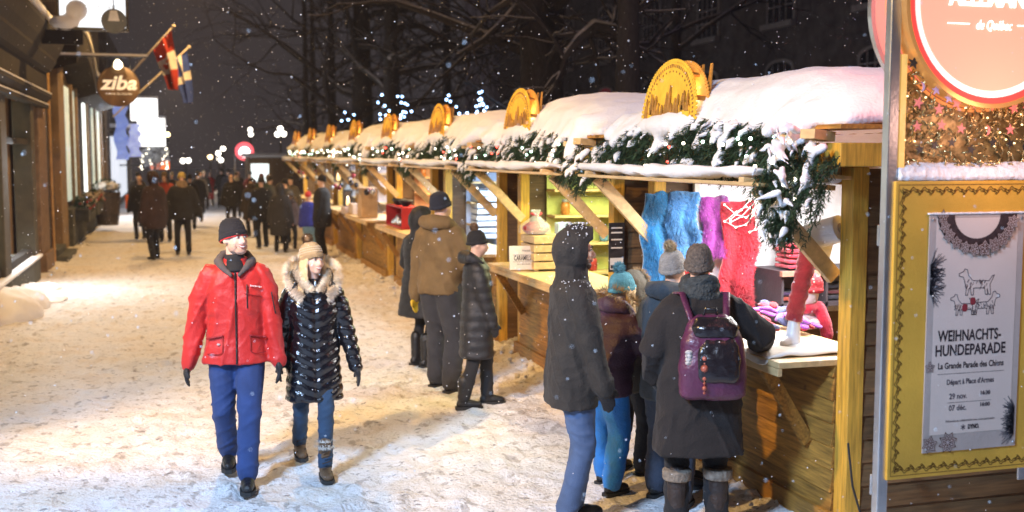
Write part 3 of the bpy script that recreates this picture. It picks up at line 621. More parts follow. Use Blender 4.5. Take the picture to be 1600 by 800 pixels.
def tree(x, y, h, r, seed, lab, limbs=(), stems=1, depth=3, nb=9, first_z=.35):
    rr = random.Random(seed); t = empty('bare_tree', (x, y, 0), lab, 'tree', 'bare trees behind the stalls'); q, sn, br = MB(), MB(), MB()
    for s in range(stems):
        dx = (s - (stems - 1) / 2) * 1.0
        pts = [V((0, 0, 0)), V((dx * .1, 0, h * .2)), V((dx * .5, dx * .3, h * .45)), V((dx * 1.0, dx * .5, h * .75)), V((dx * 1.5, dx * .5, h))]
        if s == 0 and stems > 1: pts[0] += V((0, 0, 0))
        q.tube(pts, [r * 1.15, r, r * .8, r * .6, r * .35], 12)
        for k in range(nb):
            tt = rr.uniform(first_z, 1); j = min(3, int(tt * 4)); p = pts[j].lerp(pts[j + 1], tt * 4 - j); a = rr.uniform(0, 2 * pi)
            grow(br, sn, p, V((cos(a), sin(a), rr.uniform(.05, .7))).normalized(), h * rr.uniform(.25, .42), r * .34, depth, rr)
    me = soft(q, BARK, max(.05, r * .14), 3, lambda p, n: .03 * nz(p.x * 5, p.y * 5, p.z * 2)); link('trunk', me, t)
    for pts, ra in limbs:
        pts = [V(p) - V((x, y, 0)) for p in pts]; limb(br, sn, pts, ra)
        for i in range(1, len(pts)):
            for _ in range(3): grow(br, sn, pts[i - 1].lerp(pts[i], rr.random()), V((rr.gauss(0, .6), rr.gauss(0, .6), rr.gauss(0, .6))).normalized(), rr.uniform(.8, 2), ra[i] * .5, 1, rr)
    br.build('branches', BARK, t, smooth=True); sn.build('snow_on_branches', SB, t, smooth=True); return t
A = lambda pts, Y: [atY(px, py, Y) for px, py in pts]
tree(8.0, 24.2, 13, .42, 3, 'thick forked dark tree trunk behind the second stall arch', [(A([(880, 92), (905, 62), (930, 42), (958, 46), (985, 72)], 21), [.07, .1, .12, .1, .12]), (A([(840, 30), (815, 2), (790, 30), (755, 62), (715, 85)], 24), [.1, .09, .07, .05, .03])], stems=2, nb=7)
tree(8.0, 19.2, 12, .24, 5, 'straight tree trunk left of the nearest arch ornament', [(A([(990, 20), (1010, 8), (1040, -15)], 19.2), [.08, .06, .05])], nb=6)
tree(8.0, 42.3, 14, .36, 8, 'tree trunk with snowy limbs, right one of the pair before the stone building', [(A([(612, 95), (650, 78), (700, 68), (735, 78), (758, 84)], 42), [.2, .17, .14, .11, .08]), (A([(608, 70), (625, 42), (655, 40), (690, 58), (728, 97)], 42), [.16, .13, .12, .1, .05])], nb=10, first_z=.25)
tree(8.0, 49.2, 15, .5, 13, 'broad dark tree trunk, left one of the pair', [(A([(572, 90), (560, 68), (548, 40), (536, 12), (560, 6), (600, 10)], 49), [.2, .14, .12, .1, .1, .05]), (A([(580, 22), (640, 14), (690, 22), (740, 45), (765, 68)], 48), [.16, .15, .13, .1, .05])], nb=10, first_z=.25)
for i, (x, y, h, r, s) in enumerate(((9.5, 70, 15, .3, 21), (7.0, 62, 12, .2, 22), (11.5, 36, 13, .25, 23), (12, 50, 13, .25, 24), (10.5, 88, 15, .3, 25), (14, 30, 12, .2, 26))):
    tree(x, y, h, r, s, ['slim bare tree left of the trunk pair', 'thin bare sapling farthest left of the trees', 'slim bare tree between the trunk pair and forked tree', 'bare tree before the pale corner tower', 'most distant bare tree over the last stalls', 'slim bare tree before the stone facade'][i], depth=3, nb=9, first_z=.2)
# blue light strings behind the stalls
def strings(pts, lab, n, seed, Y, spread=7):
    rr = random.Random(seed); c = atY(*pts[0], Y); t = empty('light_string', c, lab, 'light string', 'blue light strings on the trees')
    P = [atY(*p, Y) for p in pts]; q = MB(); q.tube([p - c for p in P], .012, 5); q.build('wire', BLACKM, t)
    me = MB().ell((0, 0, 0), .034, 8, 6).mesh('bulb', BULBB)
    for i in range(n):
        j = rr.randrange(len(P) - 1); p = P[j].lerp(P[j + 1], rr.random()); b = link('bulb', me, t); b.location = p - c + V((rr.gauss(0, .08), rr.gauss(0, .1), rr.gauss(0, .08)))
strings([(588, 148), (596, 162), (604, 176), (598, 192), (630, 205)], 'blue white lights trailing down beside the trunk pair', 11, 1, 38)
strings([(622, 152), (636, 165), (630, 185), (618, 200)], 'short string of blue lights right of the trunk pair', 12, 2, 38)
strings([(700, 152), (716, 168), (735, 180), (752, 186)], 'blue lights sloping down toward the pale tower', 11, 3, 36)
strings([(750, 140), (758, 158), (742, 176), (764, 172), (756, 190), (768, 184)], 'dense blue light cluster before the pale tower', 22, 4, 36)
strings([(535, 178), (542, 188), (552, 176)], 'small cluster of blue lights left of the trunk pair', 5, 5, 45)
# ================================================================== the red disc sign and poster board
SY = 4.5
tg = empty('market_gate_sign', (3.7, SY, 0), 'tall metal framed market sign with glowing red disc, star panel and golden board, right edge', 'sign')
TW = dict(world=True)
def circ(r_, y, cx=3.70, cz=2.90, n=64): return [V((cx + r_ * cos(2 * pi * j / n), y, cz + r_ * sin(2 * pi * j / n))) for j in range(n)]
for x in (3.195, 4.235):
    q = MB(); q.bx(x - .028, x + .028, SY - .02, SY + .03, .0, 2.95 if x < 4 else 2.9); q.build('pole', STEEL, tg, bevel=.006, **TW)
q = MB(); q.bx(3.232, 3.262, SY - .015, SY + .02, 2.08, 2.66); q.build('side_tube', mat('lit_amber_edge', (.8, .5, .15), .3, emis=(1, .55, .12), est=.5), tg, **TW)
GB = mat('golden_board', (.75, .42, .055), .55, .16, 3, .12, 60)
q = MB(); q.bx(3.205, 4.2, SY - .035, SY - .008, .655, 2.075); board = q.build('golden_board', GB, tg, bevel=.004, **TW)
q = MB(); INK = mat('brown_ink', (.13, .06, .015), .7)
def line2(mb, pts, r_=.0016, y=SY - .0375):
    for a, b in zip(pts, pts[1:]):
        a, b = V((a[0], y, a[1])), V((b[0], y, b[1])); d = (b - a).normalized() * r_ * .6; n_ = V((-d.z, 0, d.x)).normalized() * r_
        mb.add([a - n_ - d, b - n_ + d, b + n_ + d, a + n_ - d], [(0, 1, 2, 3)])
def scal(mb, a, b, horiz, inn):
    n = max(2, round(abs(b - a) / .062)); s_ = (b - a) / n
    for i in range(n):
        for k in range(1):
            P = []
            for t in range(13):
                u = t / 12; w_ = .016 * abs(sin(u * pi)) ** 1.4 + .004 * sin(u * 4 * pi)
                P.append((a + s_ * (i + u), w_))
            P2 = [(p, w_ + .012) for p, w_ in P]
            for PP in (P, P2): line2(mb, [((p, inn[0] + inn[1] * w_) if horiz else (inn[0] + inn[1] * w_, p)) for p, w_ in PP])
        m = a + s_ * (i + .5)
        for (o1, o2) in ((-.011, .007), (.011, .007), (0, .02)):
            c = (m + o1, inn[0] + inn[1] * (.012 + o2)) if horiz else (inn[0] + inn[1] * (.012 + o2), m + o1)
            line2(mb, [(c[0] + .005 * cos(t), c[1] + .005 * sin(t)) for t in [k * pi / 3 for k in range(7)]], .0013)
x0, x1, z0, z1 = 3.222, 4.185, .675, 2.058
scal(q, x0 + .02, x1 - .02, True, (z1 - .012, -1)); scal(q, x0 + .02, x1 - .02, True, (z0 + .012, 1)); scal(q, z0 + .02, z1 - .02, False, (x0 + .008, 1)); scal(q, z0 + .02, z1 - .02, False, (x1 - .008, -1))
line2(q, [(x0, z0), (x1, z0), (x1, z1), (x0, z1), (x0, z0)], .0012)
q.build('scroll_border', INK, board).matrix_parent_inverse = Matrix()
def sub(mb, name, m, par, **k): 
    o = mb.build(name, m, par, **k); o.matrix_parent_inverse = Matrix(); return o
# poster
PAPER = mat('poster_paper', (.80, .66, .57), .5, .05, 3, .03)
PG = mat('poster_margin_grey', (.54, .45, .40), .5, .1, 3)
q = MB(); q.bx(3.42, 3.955, SY - .043, SY - .0372, .775, 1.918); po = q.build('poster', PG, tg, **TW)
q = MB(); q.add([(3.455, SY - .0445, .86), (3.92, SY - .0445, .86), (3.92, SY - .0445, 1.9), (3.455, SY - .0445, 1.9)], [(0, 1, 2, 3)]); sub(q, 'white_field', PAPER, po)
q = MB(); [q.ell((x, SY - .047, z), (.007, .004, .007), 8, 5) for x in (3.437, 3.94) for z in (.795, 1.895)]; sub(q, 'screws', STEEL, po)
INKB = mat('poster_black_ink', (.035, .025, .03), .6); INKG = mat('poster_grey_ink', (.12, .10, .11), .6); CK = mat('gingerbread_brown', (.12, .045, .025), .6, .4, 30); ICE = mat('pale_icing', (.6, .5, .47), .6); REDI = mat('poster_red_ink', (.28, .03, .04), .6)
PY = SY - .046
def label(s, cx, cz, width, size, m, off=0, shear=0):
    o = text(s, size, m, (cx, PY, cz), po, 'lettering', off=off, shear=shear, ext=.0003)
    xs = [v.co.x for v in o.data.vertices]; k = width / (max(xs) - min(xs))
    for v in o.data.vertices: v.co.x = cx + (v.co.x - cx) * k
    o.matrix_parent_inverse = Matrix(); return o
label('WEIHNACHTS-', 3.665, 1.335, .36,   .074, INKB, .0014); label('HUNDEPARADE', 3.672, 1.265, .40,   .074, INKB, .0014)
q = MB()   # slab serifs of the heading
for cz, w_, c in ((1.335, .36, 3.665), (1.265, .40, 3.672)):
    for i in range(11):
        x = c - w_ / 2 + w_ * (i + .5) / 11
        for z in (cz - .0325, cz + .0325): q.add([(x - .013, PY - .0005, z - .0022), (x + .013, PY - .0005, z - .0022), (x + .013, PY - .0005, z + .0022), (x - .013, PY - .0005, z + .0022)], [(0, 1, 2, 3)])
label('La Grande Parade des Chiens', 3.678, 1.192, .375, .042, INKB, .0006); label("Départ à Place d'Armes", 3.678, 1.112, .27, .036, INKG, .0006)
label('29 nov.', 3.61, 1.042, .10, .038, INKG, .0006); label('16:30', 3.765, 1.05, .055, .026, INKG, .001)
label('07 déc.', 3.61, .985, .10, .038, INKG, .0006); label('16:00', 3.765, .993, .055, .026, INKG, .001)
label('Présentée en collaboration avec notre partenaire', 3.685, .922, .28, .014, INKG); label('DYNO.', 3.705, .888, .065, .03, INKB, .0012)
q = MB()
for (a, b, z) in ((3.49, 3.87, 1.153), (3.55, 3.80, 1.012)): q.add([(a, PY, z), (b, PY, z), (b, PY, z + .0018), (a, PY, z + .0018)], [(0, 1, 2, 3)])
for k in range(6): a = k * pi / 3; line2(q, [(3.645 + .002 * cos(a), .888 + .002 * sin(a)), (3.645 + .013 * cos(a + .5), .888 + .013 * sin(a + .5))], .0022, PY)
sub(q, 'printed_rules', INKG, po)
def cookie(mb1, mb2, cx, cz, r_, n, y):
    out = []
    for i in range(2 * n): rr_ = r_ * (1 if i % 2 == 0 else .62); out.append((cx + rr_ * cos(pi * i / n + .3), cz + rr_ * sin(pi * i / n + .3)))
    mb1.add([(p[0], y, p[1]) for p in out], [tuple(range(len(out)))])
    line2(mb2, [(cx + (p[0] - cx) * .82, cz + (p[1] - cz) * .82) for p in out + out[:1]], .0016, y - .0006)
    for i in range(n): a = 2 * pi * i / n + .3; line2(mb2, [(cx, cz), (cx + r_ * .6 * cos(a), cz + r_ * .6 * sin(a))], .0014, y - .0006); line2(mb2, [(cx + r_ * .35 * cos(a + .4), cz + r_ * .35 * sin(a + .4)), (cx + r_ * .5 * cos(a), cz + r_ * .5 * sin(a)), (cx + r_ * .35 * cos(a - .4), cz + r_ * .35 * sin(a - .4))], .0012, y - .0006)
a_, b_ = MB(), MB(); ring = []
for i in range(17): t = pi + pi * i / 16; ring.append((3.685 + .13 * cos(t), 1.915 + .115 * sin(t)))
out = ring + [(3.685 + .225 * cos(t), 1.915 + .175 * sin(t)) for t in [2 * pi - pi * i / 16 for i in range(17)]]
c_ = MB(); c_.add([(p[0], PY, p[1]) for p in out], [tuple(range(len(out)))]); sub(c_, 'printed_wreath', mat('dark_wreath', (.05, .03, .03), .7, .4, 40), po)
rr = random.Random(4)
for i in range(11): t = pi + pi * (i + .2) / 11; cookie(a_, b_, 3.685 + .195 * cos(t), 1.915 + .165 * sin(t), rr.uniform(.034, .046), 6 if i % 3 else 5, PY - .0008 - .0014 * i)
cookie(a_, b_, 3.445, 1.19, .03, 5, PY - .001); cookie(a_, b_, 3.56, .82, .055, 8, PY - .001); cookie(a_, b_, 3.455, .815, .045, 6, PY - .0024)
for o_, m_, n_ in ((a_, CK, 'printed_cookies'), (b_, ICE, 'printed_icing')): sub(o_, n_, m_, po)
q = MB()   # grey fir sprigs
for (cx, cz, sx_, n_) in ((3.42, 1.61, 1, 150), (3.95, .90, -1, 150)):
    for i in range(n_):
        L_ = rr.uniform(.03, .085) * (1.1 if cz > 1 else 1); a = rr.uniform(-1.3, 1.3); t = rr.uniform(0, 1); bx_, bz_ = cx + sx_ * .01, cz + rr.uniform(-.09, .09) * .8
        line2(q, [(bx_, bz_), (bx_ + sx_ * L_ * cos(a), bz_ + L_ * sin(a))], .0011, PY - .0004)
sub(q, 'printed_fir', mat('grey_fir_print', (.1, .1, .12), .7), po)
q, q2, q3 = MB(), MB(), MB()   # three sketched dogs
def dog(cx, cz, s_, f, mbs, y):
    o = [(-.5, .0), (-.46, .32), (-.62, .62), (-.54, .6), (-.42, .44), (.2, .46), (.36, .62), (.42, .82), (.52, .84), (.56, .76), (.72, .7), (.72, .62), (.56, .58), (.5, .42), (.44, .2), (.46, 0), (.38, 0), (.34, .2), (.28, .22), (.24, 0), (.16, 0), (.16, .22), (-.26, .22), (-.3, 0), (-.38, 0), (-.36, .18), (-.42, 0)]
    line2(mbs, [(cx + f * a * s_, cz + b * s_) for a, b in o + o[:1]], .0016, y)
    for i in range(26): a, b = rr.uniform(-.4, .5), rr.uniform(.24, .5); line2(mbs, [(cx + f * a * s_, cz + b * s_), (cx + f * (a + .04) * s_, cz + (b - .08) * s_)], .0014, y)
dog(3.635, 1.435, .12, -1, q, PY); dog(3.735, 1.435, .13, 1, q, PY); dog(3.70, 1.53, .15, -1, q, PY)
sub(q, 'printed_dogs', INKG, po)
for (x, z) in ((3.63, 1.47), (3.675, 1.5)): q2.ell((x, PY, z), (.016, .0008, .022), 8, 5)
sub(q2, 'printed_coat', REDI, po)
q = MB(); 
for i in range(40): x = 3.42 + .53 * i / 39; q.ell((x, SY - .04, 1.921), (.013, .012, .006 + .004 * rr.random()), 6, 4)
o = link('poster_snow', soft(q, SNOW, .004, 2), po); o.matrix_parent_inverse = Matrix()
po.location.x -= .028
# snow ledge, star panel
q = MB(); nn_ = 60; q.loft([[V((x, SY - .035 + .006 * nz(x * 22, 1), 2.077)), V((x, SY - .042 + .008 * nz(x * 30, 2), 2.095)), V((x, SY - .02 + .006 * nz(x * 25, 4), 2.135 + .010 * nz(x * 9, 3) + .006 * nz(x * 40, 3))), V((x, SY + .04, 2.165 + .012 * nz(x * 7, 5))), V((x, SY + .055, 2.077))] for x in [3.228 + .98 * i / nn_ for i in range(nn_ + 1)]])
link('snow_ledge', soft(q, SNOW, .007, 1, lambda p, n: .004 * nz(p.x * 45, p.y * 45, p.z * 45) + .003 * nz(p.x * 90, p.y * 90, p.z * 90)), tg, world=True)
q = MB(); q.bx(3.225, 4.21, SY + .06, SY + .08, 2.08, 2.75); q.build('panel_back', mat('dim_gold_panel', (.28, .2, .08), .4, .6, 14, .3, 25, metal=.4), tg, **TW)
q = MB()
for i in range(420):
    c = V((rr.uniform(3.25, 4.2), SY + rr.uniform(-.01, .05), rr.uniform(2.13, 2.66))); a = rr.uniform(0, pi); L_ = rr.uniform(.015, .035)
    d = V((cos(a), rr.uniform(-.3, .3), sin(a))) * L_; n_ = V((-sin(a), 0, cos(a))) * .005
    q.tube([c - d + n_ * 2, c, c + d + n_ * 2], .0045, 5, round_=False)
q.build('tinsel_curls', mat('glass_gold_tinsel', (.62, .46, .2), .18, .4, 30, metal=.7, island=.4), tg, smooth=True, **TW)
q = MB(); [q.ell((rr.uniform(3.25, 4.2), SY + .03, rr.uniform(2.2, 2.62)), .005, 6, 4) for _ in range(34)]; q.build('small_lights', glow('amber_point', (1, .75, .35), 5), tg, **TW)
def star(mb, cx, cz, r_, y, rot):
    mb.prism([(cx + (r_ if i % 2 == 0 else r_ * .4) * sin(pi * i / 5 + rot), cz + (r_ if i % 2 == 0 else r_ * .4) * cos(pi * i / 5 + rot)) for i in range(10)], .003, Matrix.Translation((0, y, 0)))
def moon(mb, cx, cz, r_, y, s_):
    o = [(cx + s_ * r_ * sin(t), cz + r_ * cos(t)) for t in [pi * i / 8 for i in range(9)]] + [(cx + s_ * (r_ * .55 * sin(t)), cz + r_ * cos(t)) for t in [pi - pi * i / 8 for i in range(1, 8)]]
    mb.prism(o, .003, Matrix.Translation((0, y, 0)))
PINK = mat('pink_lit_star', (.75, .2, .18), .5, .1, emis=(1, .25, .2), est=.12); LAV = mat('lavender_star', (.5, .38, .62), .5, .1); BLK = mat('black_star', (.02, .02, .02), .5)
rows = [(2.50, LAV, 11, .026), (2.42, PINK, 9, .03), (2.33, PINK, 8, .028), (2.24, BLK, 9, .026)]
for z, m, n_, r_ in rows:
    for i in range(n_):
        x = 3.27 + .95 * (i + rr.uniform(.2, .8)) / n_; q = MB(); zz = z + rr.uniform(-.02, .02) - .03 * sin(pi * (x - 3.25) / .95) * (z > 2.45)
        if rr.random() < .72: star(q, x, zz, r_, SY - .03, rr.uniform(-.4, .4)); q.build('star', m, tg, **TW)
        else: moon(q, x, zz, r_ * .9, SY - .03, rr.choice((-1, 1))); q.build('moon', m, tg, **TW)
q = MB(); star(q, 3.285, 2.62, .034, SY - .03, .2); q.build('star', BLK, tg, **TW); q = MB(); moon(q, 3.35, 2.60, .03, SY - .03, 1); q.build('moon', BLK, tg, **TW)
# the disc: a shallow drum
RED = glow('red_tube', (1, .05, .04), 1.4); ORG = glow('orange_rim', (1, .32, .08), .75); WH = glow('pink_white_band', (1, .78, .72), 1.3); SAL = glow('salmon_face', (1, .42, .28), .95)
def band(r0, r1, y0, y1, m, nm):
    q = MB(); q.loft([circ(r0, y0), circ(r1, y0), circ(r1, y1), circ(r0, y1), circ(r0, y0)], cap=False); return q.build(nm, m, tg, smooth=False, **TW)
q = MB(); q.loft([circ(.402, SY - .05), circ(.402, SY - .03)]); q.build('face', SAL, tg, **TW)
band(.403, .435, SY - .046, SY - .02, WH, 'white_band'); band(.436, .463, SY - .055, SY - .02, RED, 'red_band'); band(.464, .485, SY - .06, SY + .04, mat('self_lit_copper_rim', (.6, .35, .12), .25, metal=.6, bump=0, emis=(1, .4, .1), est=.3), 'self_lit_copper_rim')  # faint orange emission on the copper rim stands in for reflected light
band(.47, .478, SY + .04, SY + .19, glow('red_drum_wall', (1, .25, .2), .8), 'drum_wall'); band(.47, .5, SY + .19, SY + .22, STEEL, 'back_flange'); band(.487, .50, SY + .05, SY + .08, ORG, 'orange_tube')
def st(s, cx, cz, width, size, off, shear=0):
    o = text(s, size, glow('white_sign_letters', (1, .93, .9), 2.2), (cx, SY - .054, cz), tg, 'lettering', off=off, shear=shear, ext=.002)
    xs = [v.co.x for v in o.data.vertices]; k = width / (max(xs) - min(xs))
    for v in o.data.vertices: v.co.x = cx + (v.co.x - cx) * k
st('ALLEMAND', 3.70, 2.925, .50, .115, .004); st('de Québec', 3.70, 2.80, .20, .062, 0, .3)
st('MARCHÉ DE NOËL', 3.70, 3.06, .5, .09, .003)
q = MB(); q.bx(3.445, 3.565, SY - .056, SY - .051, 2.802, 2.807); q.bx(3.835, 3.955, SY - .056, SY - .051, 2.802, 2.807); q.build('dash', glow('white_sign_letters', (1, .93, .9), 2.2), tg, **TW)
for (x, z, y1) in ((3.195, 1.82, 5.40), (3.195, .62, 5.4), (4.05, .62, 5.4)):
    xe = x + .62; q = MB(); q.bx(x - .03, x + .05, SY + .03, SY + .045, z - .05, z + .05); q.beam((x + .01, SY + .04, z), (xe, 5.36, z), .012, .05); q.bx(xe - .06, xe + .05, 5.35, 5.37, z - .1, z + .06); q.build('bracket', STEEL, tg, bevel=.005, **TW)
q = MB(); q.tube([(3.28, SY + .4, .72), (3.30, SY + .38, .5), (3.38, SY + .4, .3), (3.44, SY + .5, .1)], .006, 6); q.build('cable', BLACKM, tg, **TW)

# ================================================================== goods
def gz(px, py, z): d = _ray(px, py); return V((0, 0, CH)) + d * ((z - CH) / d.z)
def cloth(name, col): return mat(name, col, .85, .25, 12, .5, 70, sheen=.3)
def fur(px0, py0, px1, py1, Y, col, lab, seed, skew=0):
    a, b = atY(px0, py0, Y), atY(px1, py1, Y); r = random.Random(seed); x0, x1, z1, z0 = a.x, b.x, a.z, b.z; n, m = 14, 22
    t = empty('fur_throw', ((x0 + x1) / 2, Y, z0), lab, 'fur throw', 'coloured furs hung in the nearest stall'); q = MB()
    def P(u, v, o=0): return V((x0 + (x1 - x0) * u + skew * v + .02 * sin(v * 9 + seed), Y + .05 * sin(u * 9 + seed) * (.3 + v) - o + .02 * nz(u * 5, v * 5, seed), z1 + (z0 - z1) * v + .03 * nz(u * 3, v * 3, seed + 3)))
    q.loft([[P(i / n, j / m) for i in range(n + 1)] + [P(i / n, j / m, -.03) for i in range(n, -1, -1)] for j in range(m + 1)])
    M1 = mat('fur_' + lab.split()[0], col, .9, .45, 5, .4, 60, sheen=.6)
    q.build('hide', M1, t, smooth=True, world=True); q = MB()
    for i in range(5200):
        u, v = r.random(), r.random(); p = P(u, v, .01); k = nz(u * 4, v * 4, seed + 9)
        d = V((r.gauss(0, .5) + k * 1.5, -.7 - r.random() * .4, -.9 + r.gauss(0, .4) + k)).normalized() * r.uniform(.03, .065); s_ = V((.0035, 0, .001))
        q.add([p - s_, p + s_, p + d], [(0, 1, 2)])
    q.build('hair', mat('hair_' + lab.split()[0], col, .7, .5, 5, 0, island=.35, sheen=.5), t, world=True)
fur(1008, 302, 1050, 440, 8.0, (.02, .22, .5), 'teal blue shaggy fur throw, leftmost one hanging in the nearest stall', 1)
fur(1046, 300, 1086, 425, 7.95, (.08, .3, .65), 'bright blue fur throw beside the teal one', 2)
fur(1097, 308, 1132, 400, 8.0, (.42, .06, .42), 'purple fur throw between the blue and red ones', 3)
fur(1130, 315, 1180, 478, 7.95, (.6, .015, .04), 'red fur throw with a string of lights across it', 4, -.03)
q = MB(); q.bx(3.92, 3.96, 8.02, 8.06, 1.0, 2.1); tag(q.build('pale_post', mat('whitewashed_wood', (.7, .68, .62), .6)), 'pale upright post between the blue and purple furs', 'post')
t = empty('fairy_lights', (4.3, 7.85, 1.8), 'looped string of tiny white lights over the red fur', 'light string'); P = [atY(1132 + 50 * abs(sin(i * .37)) * 1.0, 320 + 18 * sin(i * .9) + i * 1.1, 7.86) for i in range(24)]
q = MB(); q.tube(P, .003, 5); q.build('wire', mat('white_wire', (.8, .8, .8)), t, world=True)
for p in P[::1]: q = MB(); q.ell((0, 0, 0), .008, 6, 4); b = q.build('bulb', BULB, t); b.location = p - V(t.location)
SHW = mat('white_laminate', (.72, .74, .8), .5)
t = empty('display_shelf', (5.0, 8.0, .9), 'white backed shelf with dark cubbies inside the nearest stall', 'shelf')
q = MB(); q.bx(3.95, 5.85, 8.08, 8.10, .9, 2.1); q.build('back_panel', SHW, t, world=True)
q = MB(); q.bx(4.46, 5.3, 7.6, 8.06, 1.27, 1.30); q.bx(4.46, 5.3, 7.6, 8.06, 1.02, 1.05); [q.bx(x, x + .02, 7.6, 8.06, .9, 1.28) for x in (4.46, 4.85, 5.28)]; q.build('shelves', mat('dark_shelf', (.05, .04, .05), .5), t, world=True)
q = MB(); q.bx(4.44, 5.32, 7.56, 7.598, 1.265, 1.305); q.build('shelf_edge', mat('rosy_wood', (.4, .2, .15), .5), t, world=True)
def stack(x, y, z, n, w_, d, col, lab, cat='folded knitwear'):
    t = empty('folded_stack', (x, y, z), lab, cat); r = random.Random(n + int(x * 100))
    for i in range(n):
        q = MB(); q.box((r.uniform(-.012, .012), 0, .022 + i * .042), (w_, d, .03), (0, 0, r.uniform(-.06, .06))); link('folded_item', soft(q, cloth('wool_%d%d%d' % tuple(int(c * 99) for c in (col[i % len(col)])), col[i % len(col)]), .009, 3, lambda p, n: .006 * nz(p.x * 18, p.y * 18, p.z * 18)), t)
stack(4.68, 7.75, 1.305, 5, .26, .24, [(.5, .02, .05)], 'stack of red knitwear on the shelf of the nearest stall')
stack(4.72, 7.9, 1.515, 2, .24, .24, [(.05, .25, .35)], 'teal knitwear lying on top of the red stack')
stack(4.62, 7.8, 1.05, 2, .26, .24, [(.35, .06, .04), (.06, .03, .1)], 'rust and dark folded knits in the lower cubby')
stack(5.05, 7.8, 1.05, 3, .26, .24, [(.03, .03, .05), (.1, .02, .03)], 'dark folded knits in the right cubby')
t = empty('mitten_pile', (3.75, 6.5, 1.04), 'heap of red, purple and navy knitted mittens on the counter', 'mittens'); r = random.Random(2)
for i in range(44):
    c = V((r.uniform(-.28, .42), r.uniform(-.25, .75), .02 + .07 * r.random())); a = r.uniform(0, 3); d = V((cos(a), sin(a), r.uniform(-.1, .25))) * .08
    col = [(.4, .01, .03), (.45, .02, .05), (.25, .05, .4), (.04, .05, .15), (.35, .1, .5), (.3, .01, .02)][(i * 7 + int(c.y * 4)) % 6]
    q = MB(); q.tube([c, c + d * .5 + V((0, 0, .01)), c + d], [.028, .036, .026], 8, flat=.5); q.tube([c + d * .4, c + d * .8 + V((d.y, -d.x, 0)) * .5], [.014, .011], 6)
    q.build('mitten', cloth('mit_%d' % (i % 6 + 1) + str(int(col[0] * 99)), col), t, smooth=True)
q = MB(); n = 16
vs = []
for j in range(13):
    for i in range(n + 1):
        u, v = i / n, j / 12; x = 3.2 + .55 * u; y = 5.62 + .95 * v; vs.append((x, y, 1.042 + .010 * nz(x * 9, y * 7, 1) + .008 * sin(y * 20 + x * 9) + (-.05 * max(0, (3.24 - x) / .04) if x < 3.24 else 0) + .02 * max(0, nz(x * 4, y * 5, 9))))
q.add([(a, b, c + .01) for a, b, c in vs], [(j * (n + 1) + i, j * (n + 1) + i + 1, (j + 1) * (n + 1) + i + 1, (j + 1) * (n + 1) + i) for j in range(12) for i in range(n)])
o = q.build('counter_cloth', mat('cream_fleece', (.7, .66, .6), .9, .08, sheen=.4), smooth=True); so = o.modifiers.new('t', 'SOLIDIFY'); so.thickness = .008
tag(o, 'cream fleece cloth spread over the counter end of the nearest stall', 'cloth')
# display head with hat and red scarf
t = empty('mannequin_head', (4.04, 6.55, 1.1), 'white display head in red patterned hat and red scarf', 'display head'); q = MB()
q.ell((0, 0, .18), (.072, .09, .105)); q.ell((-.065, -.035, .16), (.03, .03, .02)); q.tube([(0, 0, .0), (0, 0, .12)], .045, 10); q.ell((0, 0, -.02), (.12, .1, .05)); link('head', soft(q, mat('white_mannequin', (.75, .72, .7), .35), .012, 3), t)
q = MB(); q.ell((.01, 0, .235), (.09, .105, .085), 20, 12); q.tube([V((.085 * cos(a), .1 * sin(a), .20)) for a in [2 * pi * j / 16 for j in range(17)]], .018, 8); link('hat', soft(q, mat('patterned_wool', (.4, .02, .03), .9, .3, 30, .5, 60, spots=(38, .35, (.65, .55, .5))), .01, 2), t)
q = MB(); q.tube([(-.02, -.07, .08), (.07, -.03, .09), (.08, .05, .07), (-.02, .08, .08), (-.08, .02, .06), (-.02, -.07, .08)], .035, 8); q.tube([(.06, -.05, .08), (.09, -.08, -.02), (.1, -.09, -.1)], .045, 8); link('scarf', soft(q, cloth('scarf_red', (.55, .02, .05)), .012, 2), t)
# leaning leg form with red knitted warmer
t = empty('leg_form', (3.58, 5.98, 1.04), 'white leg form in a dark red knitted warmer, leaning on the counter', 'display leg'); q = MB()
q.tube([(0, -.02, .02), (.02, 0, .14), (.05, .0, .3), (.12, .02, .56)], [.05, .038, .045, .05], 12); q.tube([(0, 0, .03), (-.09, -.07, .025)], [.04, .028], 10); link('leg', soft(q, mat('white_mannequin', (.75, .72, .7), .35), .01, 2), t)
q = MB(); q.tube([(.015, 0, .15), (.035, 0, .25), (.07, 0, .4), (.125, .02, .57)], [.052, .055, .056, .058], 16, round_=False); link('leg_warmer', soft(q, cloth('warmer_red', (.28, .015, .02)), .009, 2, lambda p, n: .004 * sin(p.z * 90) + .005 * nz(p.x * 20, p.y * 20, p.z * 20)), t)
t = empty('paper_roll', tuple(atY(1288, 364, 5.62)), 'white paper towel roll on a slanted holder inside the near stall post', 'paper roll'); q = MB(); d = V((.55, .45, -.5)).normalized()
def cyl(mb, c, d, r_, l, n=24, r2=None):
    u = d.orthogonal().normalized(); w_ = d.cross(u); mb.loft([[V(c) + d * s_ * l / 2 + (u * cos(a) + w_ * sin(a)) * (r_ if s_ < 0 else (r2 or r_)) for a in [2 * pi * j / n for j in range(n)]] for s_ in (-1, 1)])
d = V((.35, -.75, .25)).normalized(); cyl(q, (0, 0, 0), d, .078, .22); q.build('paper', mat('tissue', (.78, .78, .8), .9, .05, 5, .3, 80), t, bevel=.004)
q = MB(); cyl(q, d * .111, d, .03, .004); q.build('core', mat('grey_core', (.3, .3, .33), .8), t)
q = MB(); q.box(V((.0, .0, -.09)) - d * .0, (.12, .005, .12), (.2, .1, .2)); q.build('loose_sheet', mat('tissue', (.78,) * 3), t)
